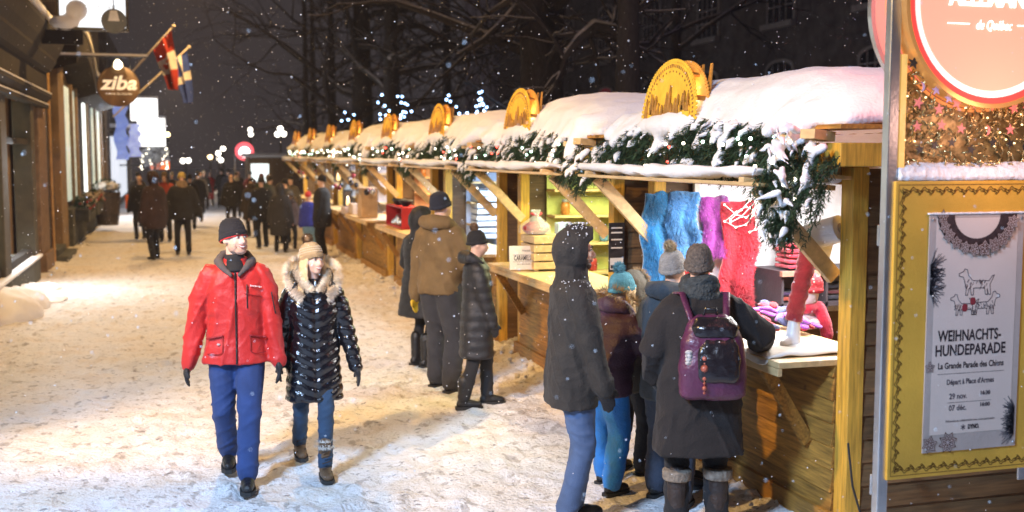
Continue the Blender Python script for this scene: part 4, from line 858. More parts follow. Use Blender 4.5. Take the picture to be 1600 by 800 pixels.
t = empty('fir_bundle', (3.14, 5.3, 2.2), 'hanging bundle of snowy fir branches at the near corner of the nearest stall', 'fir bundle'); q = MB(); r = random.Random(12)
for i in range(330):
    c = V((r.gauss(-.02, .05), r.gauss(.05, .07), r.uniform(-.40, .04))); c.x *= 1 - .5 * max(0, -c.z) ; sprig(q, c, V((r.gauss(0, .35), r.gauss(0, .35), -1)), r.uniform(.09, .17), r, 18)
q.build('needles', FIR, t); q = MB()
for i in range(75): c = V((r.gauss(-.05, .045), r.gauss(0, .06), r.uniform(-.45, .16))); q.tube([c, c + V((r.gauss(0, .035), r.gauss(0, .035), -r.uniform(.02, .06)))], [r.uniform(.006, .026), .006], 7)
link('snow_clumps', soft(q, SNOW, .01, 2, lambda p, n: .004 * nz(p.x * 40, p.y * 40, p.z * 40)), t)
for i in range(7): b = link('bulb', bulb_me, t); b.location = (r.gauss(-.02, .08), r.gauss(-.05, .05), r.uniform(-.25, .1))
# stall 2
t = empty('slatted_crate', (3.62, 10.75, 1.04), 'pale wooden slatted crate on the caramel stall counter', 'crate'); q = MB()
for k in range(4): 
    z = .02 + .085 * k
    q.bx(-.2, .2, -.22, -.2, z, z + .07); q.bx(-.2, .2, .2, .22, z, z + .07); q.bx(-.215, -.2, -.22, .22, z, z + .07); q.bx(.2, .215, -.22, .22, z, z + .07)
q.build('slats', PINE_L, t); q = MB(); [q.bx(x - .02, x + .02, y - .02, y + .02, 0, .35) for x in (-.18, .18) for y in (-.18, .18)]; q.bx(-.2, .2, -.2, .2, .33, .345); q.build('corners', PINE_L, t)
t = empty('caramel_sign', (3.36, 10.62, 1.05), 'white card sign reading CARAMELS F.A.A leaning on the crate', 'sign')
rotm = Matrix.Rotation(R(-12), 4, 'Z') @ Matrix.Rotation(R(-12), 4, 'X')
q = MB(); q.bx(-.175, .175, -.006, .006, 0, .24); c = q.build('card', mat('white_card', (.72, .66, .58), .6, .05), t); c.matrix_basis = rotm
for s_, sz, z, w_ in (('CARAMELS F.A.A', .07, .115, .26), ('FONDANTS', .022, .19, .09), ('AU BEURRE SALÉ', .016, .055, .2)):
    o = text(s_, sz, INKB, (0, -.0075, z), c, off=.0012 if sz > .05 else 0, world=False); xs = [v.co.x for v in o.data.vertices]; k = w_ / (max(xs) - min(xs))
    for v in o.data.vertices: v.co.x *= k
q = MB(); q.bx(-.14, .14, -.0085, -.007, .148, .151); q.bx(-.14, .14, -.0085, -.007, .078, .081); q.build('rule', INKB, c)
t = empty('gift_bag', (3.52, 10.82, 1.40), 'clear gift bag of red sweets tied with ribbon on the crate', 'gift bag'); q = MB(); q.ell((0, 0, .05), (.15, .13, .07)); link('sweets', soft(q, mat('red_sweets', (.35, .02, .02), .4, .6, 40, .5, 50), .015, 1, lambda p, n: .012 * nz(p.x * 40, p.y * 40, p.z * 40)), t)
q = MB(); q.loft([[V((r_ * cos(a) * (1 + .15 * sin(5 * a)), r_ * sin(a), z)) for a in [2 * pi * j / 20 for j in range(20)]] for r_, z in ((.16, .0), (.15, .08), (.03, .18), (.05, .24))], cap=False); q.build('cellophane', mat('cellophane', (.8, .85, .8), .1, 0, alpha=.25, bump=0), t, smooth=True)
q = MB(); q.tube([(-.05, 0, .2), (-.02, 0, .19), (.02, 0, .18), (.05, 0, .2)], .015, 6); q.build('ribbon', cloth('ribbon_red', (.4, .02, .03)), t)
for i, (dx, dy, w_, h, c) in enumerate(((.13, -.1, .12, .12, (.4, .55, .6)), (.2, -.22, .11, .12, (.03, .03, .03)))):
    q = MB(); q.box((3.6 + dx, 10.72 + dy, 1.395 + h / 2), (w_, w_, h)); tag(q.build('small_box', mat('small_box%d' % i, c, .4), bevel=.006), ['pale shiny box on the crate beside the gift bag', 'black box on the right end of the crate'][i], 'box')
t = empty('notice_board', (3.60, 8.86, 1.2), 'narrow black notice with white print on the post between first and second stall', 'notice'); q = MB(); q.bx(-.07, .07, -.012, .0, 0, .42); q.build('board', mat('black_notice', (.03, .025, .025), .4, .8, 14), t)
q = MB(); q.bx(-.06, .06, -.015, -.0125, .02, .12); [q.bx(-.05, .05, -.015, -.0125, z, z + .012) for z in (.2, .27, .33, .37)]; q.build('print', mat('white_card', (.6,) * 3), t); q = MB(); q.bx(-.055, -.0, -.017, -.0155, .03, .06); q.build('small_print', INKB, t)
t = empty('santa_doll', (4.5, 9.6, 1.75), 'soft doll in a red hat hung inside the caramel stall', 'doll'); q = MB(); q.ell((0, 0, 0), (.13, .12, .1)); q.tube([(-.02, 0, -.05), (-.15, 0, -.1), (-.25, 0, -.12)], [.09, .08, .05]); link('body', soft(q, mat('olive_felt', (.3, .33, .12), .9), .02, 2), t)
q = MB(); q.tube([(.0, 0, .05), (-.06, 0, .13), (-.13, 0, .12)], [.09, .06, .03]); link('hat', soft(q, cloth('hat_felt_red', (.4, .02, .03)), .015, 2), t)
def lights_in(stall, n, seed, m=bulb_me, lab='warm fairy lights strung inside the stall '):
    r = random.Random(seed); y0 = Y0 + PITCH * stall; t = empty('fairy_lights', (X0 + .4, y0 + 1.4, 1.85), lab + stall_kinds[stall].split(',')[0], 'light string', 'fairy lights inside the stalls')
    P = [V((r.uniform(-.3, 1.5), -1.2 + 2.4 * i / n, .05 + .12 * sin(i * 1.1) - .05)) for i in range(n + 1)]; q = MB(); q.tube(P, .004, 5); q.build('wire', BLACKM, t)
    for p in P: b = link('bulb', m, t); b.location = p; b.scale = (1.1,) * 3
for k, n_ in ((1, 24), (2, 10), (3, 16), (4, 16), (5, 20), (6, 16), (7, 16)): lights_in(k, n_, k + 50)
# stalls 3..8: shelves and wares
def shelf_unit(k, col, lab):
    y = Y0 + PITCH * k + LEN - .06; t = empty('display_shelf', (X0 + 1.0, y, .6), lab, 'shelf'); q = MB(); q.bx(-.7, .9, -.03, -.01, 0, 1.4); q.build('back_panel', mat('shelf_back%d' % k, col, .6), t)
    q = MB(); [q.bx(-.7, .9, -.3, -.03, z, z + .025) for z in (.3, .62, .92, 1.2)]; q.build('shelves', PINE_L, t); return t
shelf_unit(1, (.55, .6, .2), 'yellow green backed shelf inside the caramel stall'); shelf_unit(2, (.4, .5, .7), 'pale blue shelf inside the third stall'); shelf_unit(3, (.6, .35, .2), 'peach backed shelf inside the fourth stall'); shelf_unit(4, (.6, .55, .55), 'pale shelf inside the fifth stall'); shelf_unit(5, (.4, .4, .45), 'grey shelf inside the sixth stall')
r = random.Random(77)
for k in range(1, 8):
    for j in range(9):
        x = X0 + .45 + .16 * j + r.uniform(-.03, .03); z = [.925, 1.245, 1.545, 1.825][r.randrange(4)] ; y = Y0 + PITCH * k + LEN - .22
        t = empty('jar', (x, y, z), 'small jar of sweets on a shelf inside stall with %s wares' % ['', 'caramel', 'crate', 'tin', 'lantern', 'lamp', 'far', 'farthest'][k], 'jar', 'jars on the shelves of stall %s' % ['', 'caramel', 'crate', 'tin', 'lantern', 'lamp', 'far', 'farthest'][k])
        q = MB(); q.loft([[V((r_ * cos(a), r_ * sin(a), zz)) for a in [2 * pi * i / 12 for i in range(12)]] for r_, zz in ((.04, 0), (.05, .02), (.05, .11), (.038, .14))]); q.build('glass', mat('jar%d' % (j % 4), [(.5, .2, .05), (.6, .6, .65), (.4, .05, .05), (.15, .3, .5)][j % 4], .2, .4, 20), t, smooth=True)
        q = MB(); q.loft([[V((.042 * cos(a), .042 * sin(a), zz)) for a in [2 * pi * i / 12 for i in range(12)]] for zz in (.142, .17)]); q.build('lid', STEEL, t)
for i in range(4):
    t = empty('white_crate', (4.15, 15.0 - .02 * i, 1.04 + .17 * i), 'white slatted crate in the third stall, %s of its pile' % ['lowest', 'second from the bottom', 'third from the bottom', 'topmost'][i], 'crate', 'white crates piled in the third stall'); q = MB()
    for z in (.01, .09): q.bx(-.18, .18, -.2, -.185, z, z + .06); q.bx(-.18, .18, .185, .2, z, z + .06); q.bx(-.19, -.18, -.2, .2, z, z + .06)
    q.build('slats', mat('white_crate_paint', (.6, .66, .75), .6), t); q = MB(); q.bx(-.17, .17, -.18, .18, .0, .012); q.build('base', mat('white_crate_paint', (.6,) * 3), t)
t = empty('red_crate', (3.42, 17.75, 1.04), 'open red painted crate of tins standing on the fourth stall counter', 'crate'); RC = mat('red_paint', (.42, .015, .02), .5, .2, 5)
q = MB(); q.bx(-.06, .25, -.7, .62, 0, .02); q.bx(.23, .25, -.7, .62, .02, .34); q.bx(-.06, .23, -.7, -.68, .02, .34); q.bx(-.06, .23, .6, .62, .02, .34); q.bx(-.06, .23, -.68, .6, .32, .34); q.build('box', RC, t, bevel=.004)
for i, (dy, h) in enumerate(((-.2, .14), (.0, .18), (.14, .12), (.28, .1))):
    q = MB(); q.loft([[V((3.44 + r_ * cos(a), 17.75 + dy + r_ * sin(a), 1.062 + z)) for a in [2 * pi * j / 14 for j in range(14)]] for r_, z in ((.05, 0), (.06, h * .4), (.04, h * .8), (.02, h))]); tag(q.build('silver_teapot' if i == 1 else 'silver_tin', STEEL, smooth=True), ['round silver tin left in the red crate', 'tall silver pot in the red crate', 'squat silver tin in the red crate', 'smallest silver tin at the crate end'][i], 'tin')
for i, dy in enumerate((.2, -.35)):
    q = MB(); q.loft([[V((3.5 + r_ * cos(a), 17.75 + dy + r_ * sin(a), 1.382 + z)) for a in [2 * pi * j / 16 for j in range(16)]] for r_, z in ((.05, 0), (.11, .07), (.12, .1), (.1, .09), (.04, .02))]); tag(q.build('dark_bowl', BLACKM, smooth=True), ['black bowl on the far end of the red crate', 'black bowl on the near end of the red crate'][i], 'bowl')
def lantern(x, y, z, s_, lab):
    t = empty('candle_lantern', (x, y, z), lab, 'lantern'); q = MB(); q.box((0, 0, .015 * s_), (.16 * s_, .16 * s_, .03 * s_)); q.box((0, 0, .30 * s_), (.17 * s_, .17 * s_, .03 * s_)); [q.box((a * .07 * s_, b * .07 * s_, .16 * s_), (.014 * s_, .014 * s_, .27 * s_)) for a in (-1, 1) for b in (-1, 1)]; q.box((0, 0, .36 * s_), (.12 * s_, .12 * s_, .09 * s_), taper=.3); q.build('frame', BLACKM, t)
    q = MB(); q.loft([[V((.03 * s_ * cos(a), .03 * s_ * sin(a), zz)) for a in [2 * pi * i / 10 for i in range(10)]] for zz in (.03 * s_, .14 * s_)]); q.build('candle', glow('candle_wax', (1, .6, .25), 3), t); q = MB(); q.ell((0, 0, .17 * s_), (.012 * s_, .012 * s_, .03 * s_), 6, 4); q.build('flame', BULB, t)
lantern(3.62, 21.3, 1.04, 1.25, 'black candle lantern on the fifth stall counter'); lantern(3.7, 24.9, 1.04, 1.2, 'black candle lantern on the sixth stall counter'); lantern(3.45, 24.6, 1.6, 1.1, 'black lantern hanging higher at the sixth stall')
for i, (x, y, z, w_, d, h, c) in enumerate(((3.42, 20.6, 1.04, .3, .5, .55, (.5, .33, .18)), (3.45, 21.9, 1.04, .3, .6, .2, (.6, .5, .42)), (3.4, 22.6, 1.0, .3, .5, .14, (.6, .5, .5)))):
    q = MB(); q.box((x, y, z + h / 2), (w_, d, h)); tag(q.build('cardboard_box', mat('card_box%d' % i, c, .8), bevel=.01), ['tall brown carton on the fifth stall counter', 'low pale carton beside the fifth stall lantern', 'flat pale box at the far end of the fifth counter'][i], 'box')
for k in range(4, 8):
    for j in range(8):
        y = Y0 + PITCH * k + .2 + .33 * j; x = 3.25 + r.uniform(-.1, .3); L_ = r.uniform(.1, .5); q = MB(); q.tube([(x, y, 2.02), (x, y, 2.02 - L_)], .004, 4); q.ell((x, y, 1.97 - L_), (.05, .05, .06), 8, 6)
        tag(q.build('hanging_ornament', mat('ornament%d' % (j % 3), [(.5, .5, .52), (.05, .05, .06), (.3, .05, .06)][j % 3], .15, metal=.6), smooth=True), 'small %s ornament hung under a far stall hatch' % ['silver', 'dark', 'red'][j % 3], 'ornament', 'ornaments hung under the far hatches, %s' % ['silver', 'dark', 'red'][j % 3])
# ================================================================== people
SKIN = mat('skin', (.72, .46, .35), .5, .08, 12, .03, 60, sss=0)
HAIRB = mat('blond_hair', (.72, .52, .28), .5, .3, 30, .5, 60, stretch=(6, 6, .5)); HAIRD = mat('dark_hair', (.05, .03, .02), .5, .3, 30, .5, 60, stretch=(6, 6, .5))
STUB = mat('stubble', (.5, .31, .23), .8, .25, 60, .1, 90); LIP = mat('lips', (.42, .12, .11), .4, .05); TEETH = mat('teeth', (.75, .72, .68), .3, 0, bump=0)
EYEW = mat('eye_white', (.7, .68, .66), .2, 0, bump=0); IRIS = mat('iris', (.03, .025, .02), .1, 0, bump=0)
def fabric(name, col, rough=.85, coat=0, var=.2, bump=.35, bs=90): return mat(name, col, rough, var, 9, bump, bs, coat=coat, sheen=.04 if rough > .5 else 0)
def ik(a, t, l1, l2, pole):
    d = t - a; L = min(d.length, (l1 + l2) * .999); dn = d.normalized(); x = (l1 * l1 - l2 * l2 + L * L) / (2 * L); h = math.sqrt(max(l1 * l1 - x * x, 0))
    pl = (pole - dn * pole.dot(dn)).normalized(); return a + dn * x + pl * h
def fuzz(mb, pts, rad, n, ln, r, width=.004, droop=.3, closed=False):
    pts = [V(p) for p in pts]
    for i in range(n):
        k = r.random() * (len(pts) - 1.0001); j = int(k); p = pts[j].lerp(pts[j + 1], k - j); t = (pts[j + 1] - pts[j]).normalized()
        a = r.uniform(0, 2 * pi); u = t.orthogonal().normalized(); w_ = t.cross(u); o = u * cos(a) + w_ * sin(a); rr_ = rad if not hasattr(rad, '__len__') else rad[j]
        b = p + o * rr_ * .8; d = (o + t * r.gauss(0, .4) + V((0, 0, -droop))).normalized() * ln * r.uniform(.6, 1.2); s_ = t.cross(o).normalized() * 0 + t * width
        mb.add([b - s_, b + s_, b + d], [(0, 1, 2)])
def ringp(cx, cy, z, rx, ry, n=22, e=2.5):
    o = []
    for j in range(n):
        a = 2 * pi * j / n; c, s_ = cos(a), sin(a); o.append(V((cx + rx * abs(c) ** (2 / e) * (1 if c > 0 else -1), cy + ry * abs(s_) ** (2 / e) * (1 if s_ > 0 else -1), z)))
    return o
def hand(mb, wr, d, pn, side, s, curl=.5, fat=1.0):
    d = d.normalized(); lat = d.cross(pn).normalized(); pn = lat.cross(d).normalized()
    m = Matrix((lat, d, pn)).transposed(); mb.ell(wr + d * .05 * s, (.042 * s * fat, .055 * s, .019 * s * fat), 12, 8, m)
    for i, (o, L_) in enumerate(((-.030, .060), (-.010, .072), (.011, .068), (.030, .052))):
        p = wr + d * (.088 - abs(i - 1.4) * .005) * s + lat * o * s; dd = d.copy(); pts = [p - d * .02 * s, p]
        for k in range(3): a = curl * (.35 + .35 * k); dd = (d * cos(a) + pn * sin(a)).normalized(); p = p + dd * L_ * s * (.42, .33, .27)[k]; pts.append(p)
        mb.tube(pts, [.0105 * s * fat, .0105 * s * fat, .0098 * s * fat, .009 * s * fat, .008 * s * fat], 7)
    p = wr + d * .03 * s + lat * side * .032 * s; mb.tube([p - lat * side * .012 * s, p + (d * .6 + lat * side * .7) * .032 * s, p + (d * .95 + lat * side * .62 + pn * .35) * .055 * s], [.014 * s * fat, .0125 * s * fat, .0098 * s * fat], 7)
PVOX = {2: (.010, .011, .0085), 1: (.016, .017, .012), 0: (.034, .034, .026)}
class P: pass
def crease(x, y, z): return max(0, 1 - abs(nz(x, y, z)) * 3.2) ** 2
def person(loc, rz, H, label, q=0, lean=0, yaw=0, pitch=0, feet=((.1, 0), (-.1, 0)), hands=None, bulk=1.0, kid=1.0, coat=None, hem=.8, style='cloth', flare=0.0,
           legs=None, legr=1.0, boots=None, boot_h=.2, gloves=None, hat=None, pom=None, cuff=None, hood=None, hoodfur=None, scarf=None, hair=None, female=False, smile=False, curl=.5, group=None, footyaw=(0, 0), seed=1, beard=False, footlift=(0, 0)):
    s = H / 1.75; vb, vc, vd = PVOX[q]; r = random.Random(seed * 17 + 3)
    t = empty('person', (loc[0], loc[1], 0), label, 'person', group, rz=R(rz))
    Pv = V((0, 0, .95 * s)); RL = Matrix.Rotation(-R(lean), 3, 'X'); U = lambda p: Pv + RL @ (V(p) * s - Pv)
    hw = (.175 if female else .19) * (1 if kid <= 1 else .88)
    sh = [U((sx * hw * .95, 0, 1.398)) for sx in (1, -1)]
    hd = hands or ((.30, .04, .80), (-.30, .04, .80)); wr = [V(h) * s for h in hd]
    el = [ik(sh[i], wr[i], .285 * s, .265 * s, V(((.5, -.5)[i], -.8, -.25))) for i in (0, 1)]
    hip = [V((sx * .088 * s, 0, .90 * s)) for sx in (1, -1)]
    an = [V((feet[i][0], feet[i][1], .085 * s + footlift[i])) for i in (0, 1)]
    kn = [ik(hip[i], an[i], .425 * s, .405 * s, V((.12 * (1, -1)[i], 1, 0))) for i in (0, 1)]
    hs = s * kid; HR = Matrix.Rotation(-R(lean * .5), 3, 'X') @ Matrix.Rotation(R(yaw), 3, 'Z') @ Matrix.Rotation(-R(pitch), 3, 'X'); HC = U((0, .02, 1.63 - .11 * (1 - 1 / 1) )) + V((0, 0, .115 * (kid - 1) * s))
    HT = lambda x, y, z: HC + HR @ (V((x, y, z)) * hs)
    b = MB(); m3 = HR
    E_ = lambda c, rr_, n=14, m=10: b.ell(HT(*c), [k * hs for k in rr_], n, m, m3)
    E_((0, -.012, .03), (.073, .092, .084)); E_((0, .028, -.02), (.060, .062, .084)); E_((0, .058, -.082), (.03 if female else .036, .028, .024))
    if q: 
        b.tube([HT(0, .082, .012), HT(0, .098, -.008), HT(0, .108, -.026)], [.009 * hs, .011 * hs, .014 * hs], 8); E_((.012, .095, -.03), (.009, .012, .008)); E_((-.012, .095, -.03), (.009, .012, .008))
        for sx in (1, -1): E_((sx * .034, .060, -.032), (.025, .022, .024)); E_((sx * .028, .077, .026), (.02, .014, .008)); E_((sx * .074, -.004, -.01), (.010, .02, .03))
        E_((0, .083, -.055), (.026, .014, .014)); E_((0, .088, -.05), (.02, .008, .005)); E_((0, .086, -.063), (.018, .009, .006))
    b.tube([U((0, -.005, 1.38)), HT(0, -.015, -.06)], [.058 * s, .053 * s], 12)
    tz = [(.90, .15, .10), (1.0, .145, .10), (1.1, .13, .095), (1.25, .155, .11), (1.36, .165, .1), (1.42, .10, .07)]
    b.loft([[U((p.x, p.y, z)) for p in ringp(0, 0, z, a, c)] for z, a, c in tz])
    for i in (0, 1):
        b.tube([sh[i], el[i], wr[i]], [.05 * s, .04 * s, .028 * s], 9); b.tube([hip[i], kn[i], an[i], an[i] + V((0, .0, -.03))], [.08 * s, .055 * s, .04 * s, .035 * s], 10)
        b.tube([an[i] + V((0, 0, -.04 * s)), an[i] + V((0, .14 * s, -.055 * s))], [.035 * s, .026 * s], 8)
    dirs = [(wr[i] - el[i]).normalized() for i in (0, 1)]
    for i in (0, 1): hand(b, wr[i], dirs[i], V(((-1, 1)[i], .0, 0)), (1, -1)[i] * -1 if False else 1, s, curl)
    link('body', soft(b, SKIN, vb, 2, name='body'), t)
    if q:
        for sx in (1, -1):
            e = MB(); e.ell(HT(sx * .029, .0815, .006), [.0125 * hs, .010 * hs, .0068 * hs], 10, 8, m3); o = e.build('eye', EYEW, t, smooth=True)
            e = MB(); e.ell(HT(sx * .029 - yaw * 0, .0895, .006), [.0052 * hs, .0035 * hs, .0055 * hs], 8, 6, m3); e.build('iris', IRIS, o, smooth=True)
            e = MB(); e.tube([HT(sx * .014, .093, .020), HT(sx * .028, .094, .026), HT(sx * .043, .082, .021)], [.003 * hs, .0036 * hs, .002 * hs], 6); e.build('eyebrow', HAIRD, t, smooth=True)
            e = MB(); e.tube([HT(sx * .018, .090, .010), HT(sx * .029, .0925, .0135), HT(sx * .041, .083, .009)], [.0016 * hs, .0022 * hs, .0016 * hs], 5); e.build('eyelid', HAIRD, t, smooth=True)
        if smile:
            e = MB(); e.tube([HT(-.021, .087, -.051), HT(-.01, .0965, -.0575), HT(0, .0985, -.059), HT(.01, .0965, -.0575), HT(.021, .087, -.051)], [.002 * hs, .0045 * hs, .0052 * hs, .0045 * hs, .002 * hs], 8); e.build('teeth', TEETH, t, smooth=True)
        for dz, rr_ in ((-.0505 if smile else -.054, .0028), (-.0665 if smile else -.0605, .0034)):
            up_ = .006 if smile else .0
            e = MB(); e.tube([HT(-.025, .083, dz + up_ * 1.4 if dz > -.06 else dz + up_ * 2.2), HT(-.012, .0965, dz + up_ * .2), HT(0, .099, dz), HT(.012, .0965, dz + up_ * .2), HT(.025, .083, dz + up_ * 1.4 if dz > -.06 else dz + up_ * 2.2)], [.0015 * hs, rr_ * hs, rr_ * hs, rr_ * hs, .0015 * hs], 7); e.build('lip', LIP, t, smooth=True)
        if beard:
            e = MB(); [e.ell(HT(*c), [k * hs for k in rr_], 12, 8, m3) for c, rr_ in (((0, .058, -.085), (.043, .037, .028)), ((.04, .03, -.06), (.025, .045, .035)), ((-.04, .03, -.06), (.025, .045, .035)), ((0, .09, -.041), (.024, .012, .006)))]
            link('beard', soft(e, HAIRD if beard == 'dark' else STUB, .006, 2), t)
    # ---- trousers
    if legs:
        g = MB(); g.loft([ringp(0, 0, z * s, a * s, c * s) for z, a, c in ((.84, .14 * legr, .11), (.92, .165, .12), (1.0, .155, .115))])
        for i in (0, 1): g.tube([hip[i] + V((0, 0, .02)), hip[i].lerp(kn[i], .5), kn[i], kn[i].lerp(an[i], .55), an[i] + V((0, 0, .01))], [.098 * s * legr, .088 * s * legr, .072 * s * legr, .068 * s * legr, .066 * s * legr], 14)
        kz = kn[0].z
        dp = lambda p, n: s * (1 if q else .5) * (.004 * nz(p.x * 6 + seed, p.y * 6, p.z * 6) + (.009 if p.z < .3 or abs(p.z - kz) < .12 else .005) * (crease(p.x * 4 + seed, p.y * 5, p.z * 13 + p.x * 8) - .3))
        link('trousers', soft(g, legs, vc, 2, dp), t)
    # ---- boots
    if boots:
        for i in (0, 1):
            g = MB(); a = an[i]; fy = R(footyaw[i]); fd = V((-sin(fy), cos(fy), 0)); li = footlift[i]; tilt = V((0, 0, -.30 * li / .2)) if li else V((0, 0, 0)); fd = (fd + tilt).normalized()
            g.tube([a + V((0, 0, (boot_h if boot_h > .23 else .1) * s - .06)), a + V((0, -.004, .02)), a + V((0, 0, -.03 * s))], [(.062 if boot_h > .25 else .046) * s, (.055 if boot_h > .25 else .046) * s, .05 * s], 12)
            g.tube([a - fd * .035 * s + V((0, 0, -.042 * s)), a + fd * .07 * s + V((0, 0, -.045 * s)), a + fd * .15 * s + V((0, 0, -.052 * s))], [.044 * s, .047 * s, .036 * s], 12)
            me = soft(g, boots, vc * .8, 2, lambda p, n: .003 * nz(p.x * 30, p.y * 30, p.z * 30))
            zmin = -1e9 if li else .012
            for v in me.vertices: v.co.z = max(v.co.z, zmin)
            bo = link('boot', me, t)
            if q:
                e = MB(); L_ = [(-.085, .030), (-.07, .042), (0, .046), (.08, .052), (.15, .048), (.19, .02)]; sd = V((fd.y, -fd.x, 0)).normalized()
                up = [a + fd * y * s + sd * x * s + V((0, 0, -.075 * s)) for y, x in L_] + [a + fd * y * s - sd * x * s + V((0, 0, -.075 * s)) for y, x in reversed(L_)]
                e.loft([[p + V((0, 0, dz)) for p in up] for dz in (-.02 * s if not li else -.02 * s, .008)]); e.build('sole', mat('rubber_sole', (.02, .02, .02), .6), bo)
    # ---- coat
    if coat:
        g = MB(); B = bulk
        fl = flare; prof = [(1.475, .075, .068, 0), (1.445, .14 * (hw / .19), .085, 0), (1.395, .192 * (hw / .19), .112, 0), (1.25, .188, .132, .008), (1.10, .18 if not female else .168, .128, .008), (.97, .185 + fl * .3, .135, 0)]
        if hem < .9: prof += [(.97 - (.97 - hem) * k, .19 + fl * k, .138 + fl * k * .8, 0) for k in (.33, .66, .93, 1)]
        rg = []
        for z, a, c, cy in prof:
            f = min(1, B); cc = ringp(0, cy * s, z * s, a * B * s, c * B * s)
            rg.append([U(p / s) if z > .95 else p for p in cc])
        g.loft(list(reversed(rg)))
        for i in (0, 1):
            g.tube([sh[i] + V(((-.02, .02)[i] * s, 0, -.01 * s)), sh[i].lerp(el[i], .5), el[i], el[i].lerp(wr[i], .5), wr[i] + dirs[i] * .01], [.078 * s * B, .077 * s * B, .069 * s * B, .061 * s * B, .053 * s * B], 14)
        g.tube([U((0, .0, 1.42)), U((0, .005, 1.50))], [.085 * s, .078 * s], 14, round_=False)
        nn = seed * 3.1
        if style == 'chevron':
            dp = lambda p, n: s * (.013 * abs(sin(pi * (p.z + .5 * max(0, .16 - abs(p.x)) * (1 if abs(p.x) < .17 else 0)) / .068)) ** .55 - .008 + .006 * nz(p.x * 22, p.y * 22, p.z * 22)) - (.008 if (n.y > .5 and abs(p.x) < .007) else 0)
        elif style == 'puff':
            dp = lambda p, n: s * (.011 * abs(sin(pi * p.z / .085)) ** .6 - .006 + .006 * nz(p.x * 14 + nn, p.y * 14, p.z * 14)) - (.006 if (n.y > .5 and abs(p.x) < .008) else 0)
        else:
            dp = lambda p, n: s * (.009 * nz(p.x * 5 + nn, p.y * 5, p.z * 5) + .011 * (crease(p.x * 4 + nn, p.y * 4, p.z * 5 + abs(p.x) * 9) - .3) + .005 * (crease(p.x * 9, p.y * 9 + nn, p.z * 12) - .3)) - (.004 if (n.y > .5 and abs(p.x) < .008 and q) else 0)
        cm = coat if isinstance(coat, list) else [coat]
        me = soft(g, cm, vc, 2, dp if q else (lambda p, n: .008 * nz(p.x * 8 + nn, p.y * 8, p.z * 8)))
        co = link('coat', me, t)
    else: co = None
    # ---- gloves
    if gloves:
        for i in (0, 1):
            g = MB(); hand(g, wr[i] - dirs[i] * .0, dirs[i], V(((-1, 1)[i], 0, 0)), 1, s, curl, 1.28); g.tube([wr[i] - dirs[i] * .03 * s, wr[i] + dirs[i] * .03 * s], [.038 * s, .034 * s], 10)
            link('glove', soft(g, gloves, .0075 if q == 2 else vd, 1), t)
    # ---- hats
    hr = MB()
    if hat:
        g = MB(); ax = Matrix.Rotation(R(-14), 3, 'X') @ Matrix.Identity(3); rings = []
        for k in range(9):
            u = k / 8; z = -.005 + .145 * sin(u * pi / 2); rr_ = cos(u * pi / 2) ** .56 if k < 8 else .12; rings.append([HT(*(Matrix.Rotation(R(14), 3, 'X') @ (p + V((0, -.012, 0))) )) for p in ringp(0, 0, z, .084 * rr_ + .002, .102 * rr_ + .002, 24, 2.1)])
        g.loft(rings); me = soft(g, hat, vd, 3, lambda p, n: .0022 * sin((p.z - HC.z) * 500) * (1 if q else 0)); ho = link('hat', me, t)
        g = MB(); pts = [HT(*(Matrix.Rotation(R(14), 3, 'X') @ V((.082 * cos(a), -.012 + .101 * sin(a), .008)))) for a in [2 * pi * j / 24 for j in range(25)]]
        g.tube(pts, .0115 * hs, 8, round_=False); g.tube([p + HR @ V((0, 0, .016 * hs)) for p in pts], .0105 * hs, 8, round_=False); link('brim', soft(g, cuff or hat, vd * .7, 1), ho)
        if pom:
            pc = HT(*(Matrix.Rotation(R(14), 3, 'X') @ V((0, -.02, .168)))); g = MB(); g.ell(pc, .032 * hs, 12, 8)
            for _ in range(700 if q else 160):
                d = V((r.gauss(0, 1), r.gauss(0, 1), r.gauss(0, 1))).normalized(); w_ = d.orthogonal().normalized() * .0022 * (1 if q else 3); bb_ = pc + d * .026 * hs; g.add([bb_ - w_, bb_ + w_, bb_ + d * hs * r.uniform(.018, .034)], [(0, 1, 2)])
            g.build('pompom', pom, ho)
    if hood == 'up':
        g = MB(); rg = [(-.03, .080, .105, 0), (.04, .086, .112, .0), (.062, .092, .124, .004), (.062, .102, .136, .006), (.03, .113, .146, .008), (0, .120, .15, .008), (-.06, .112, .138, .004), (-.115, .078, .1, -.005), (-.14, .025, .035, -.01)]
        g.loft([[HT(rx * cos(a), y + .03 * (1 if sin(a) > .5 else 0) * (y > .05), zc + rz_ * sin(a)) for a in [2 * pi * j / 22 for j in range(22)]] for y, rx, rz_, zc in rg])
        g.tube([U((0, -.01, 1.41)), U((0, -.005, 1.47)), HT(0, -.025, -.09)], [.112 * s, .100 * s, .094 * s], 14)
        ho = link('hood', soft(g, coat if not isinstance(coat, list) else coat[0], vc * .75, 1, lambda p, n: .006 * nz(p.x * 16, p.y * 16, p.z * 16) + .003 * nz(p.x * 34, p.y * 34, p.z * 34)), t)
        if hoodfur: g = MB(); fuzz(g, [HT(.098 * cos(a), .072, .006 + .13 * sin(a)) for a in [2 * pi * j / 22 for j in range(23)]], .014 * hs, 1500 if q else 400, .035, r, .003 if q else .008, .1); g.build('fur_trim', hoodfur, ho)
    elif hood == 'down' and coat:
        g = MB(); g.tube([U((.13, .03, 1.45)), U((.125, -.07, 1.50)), U((0, -.12, 1.50)), U((-.125, -.07, 1.50)), U((-.13, .03, 1.45))], [.045 * s, .06 * s, .075 * s, .06 * s, .045 * s], 12)
        ho = link('hood', soft(g, coat if not isinstance(coat, list) else coat[0], vc, 2, lambda p, n: .006 * nz(p.x * 16, p.y * 16, p.z * 16)), t)
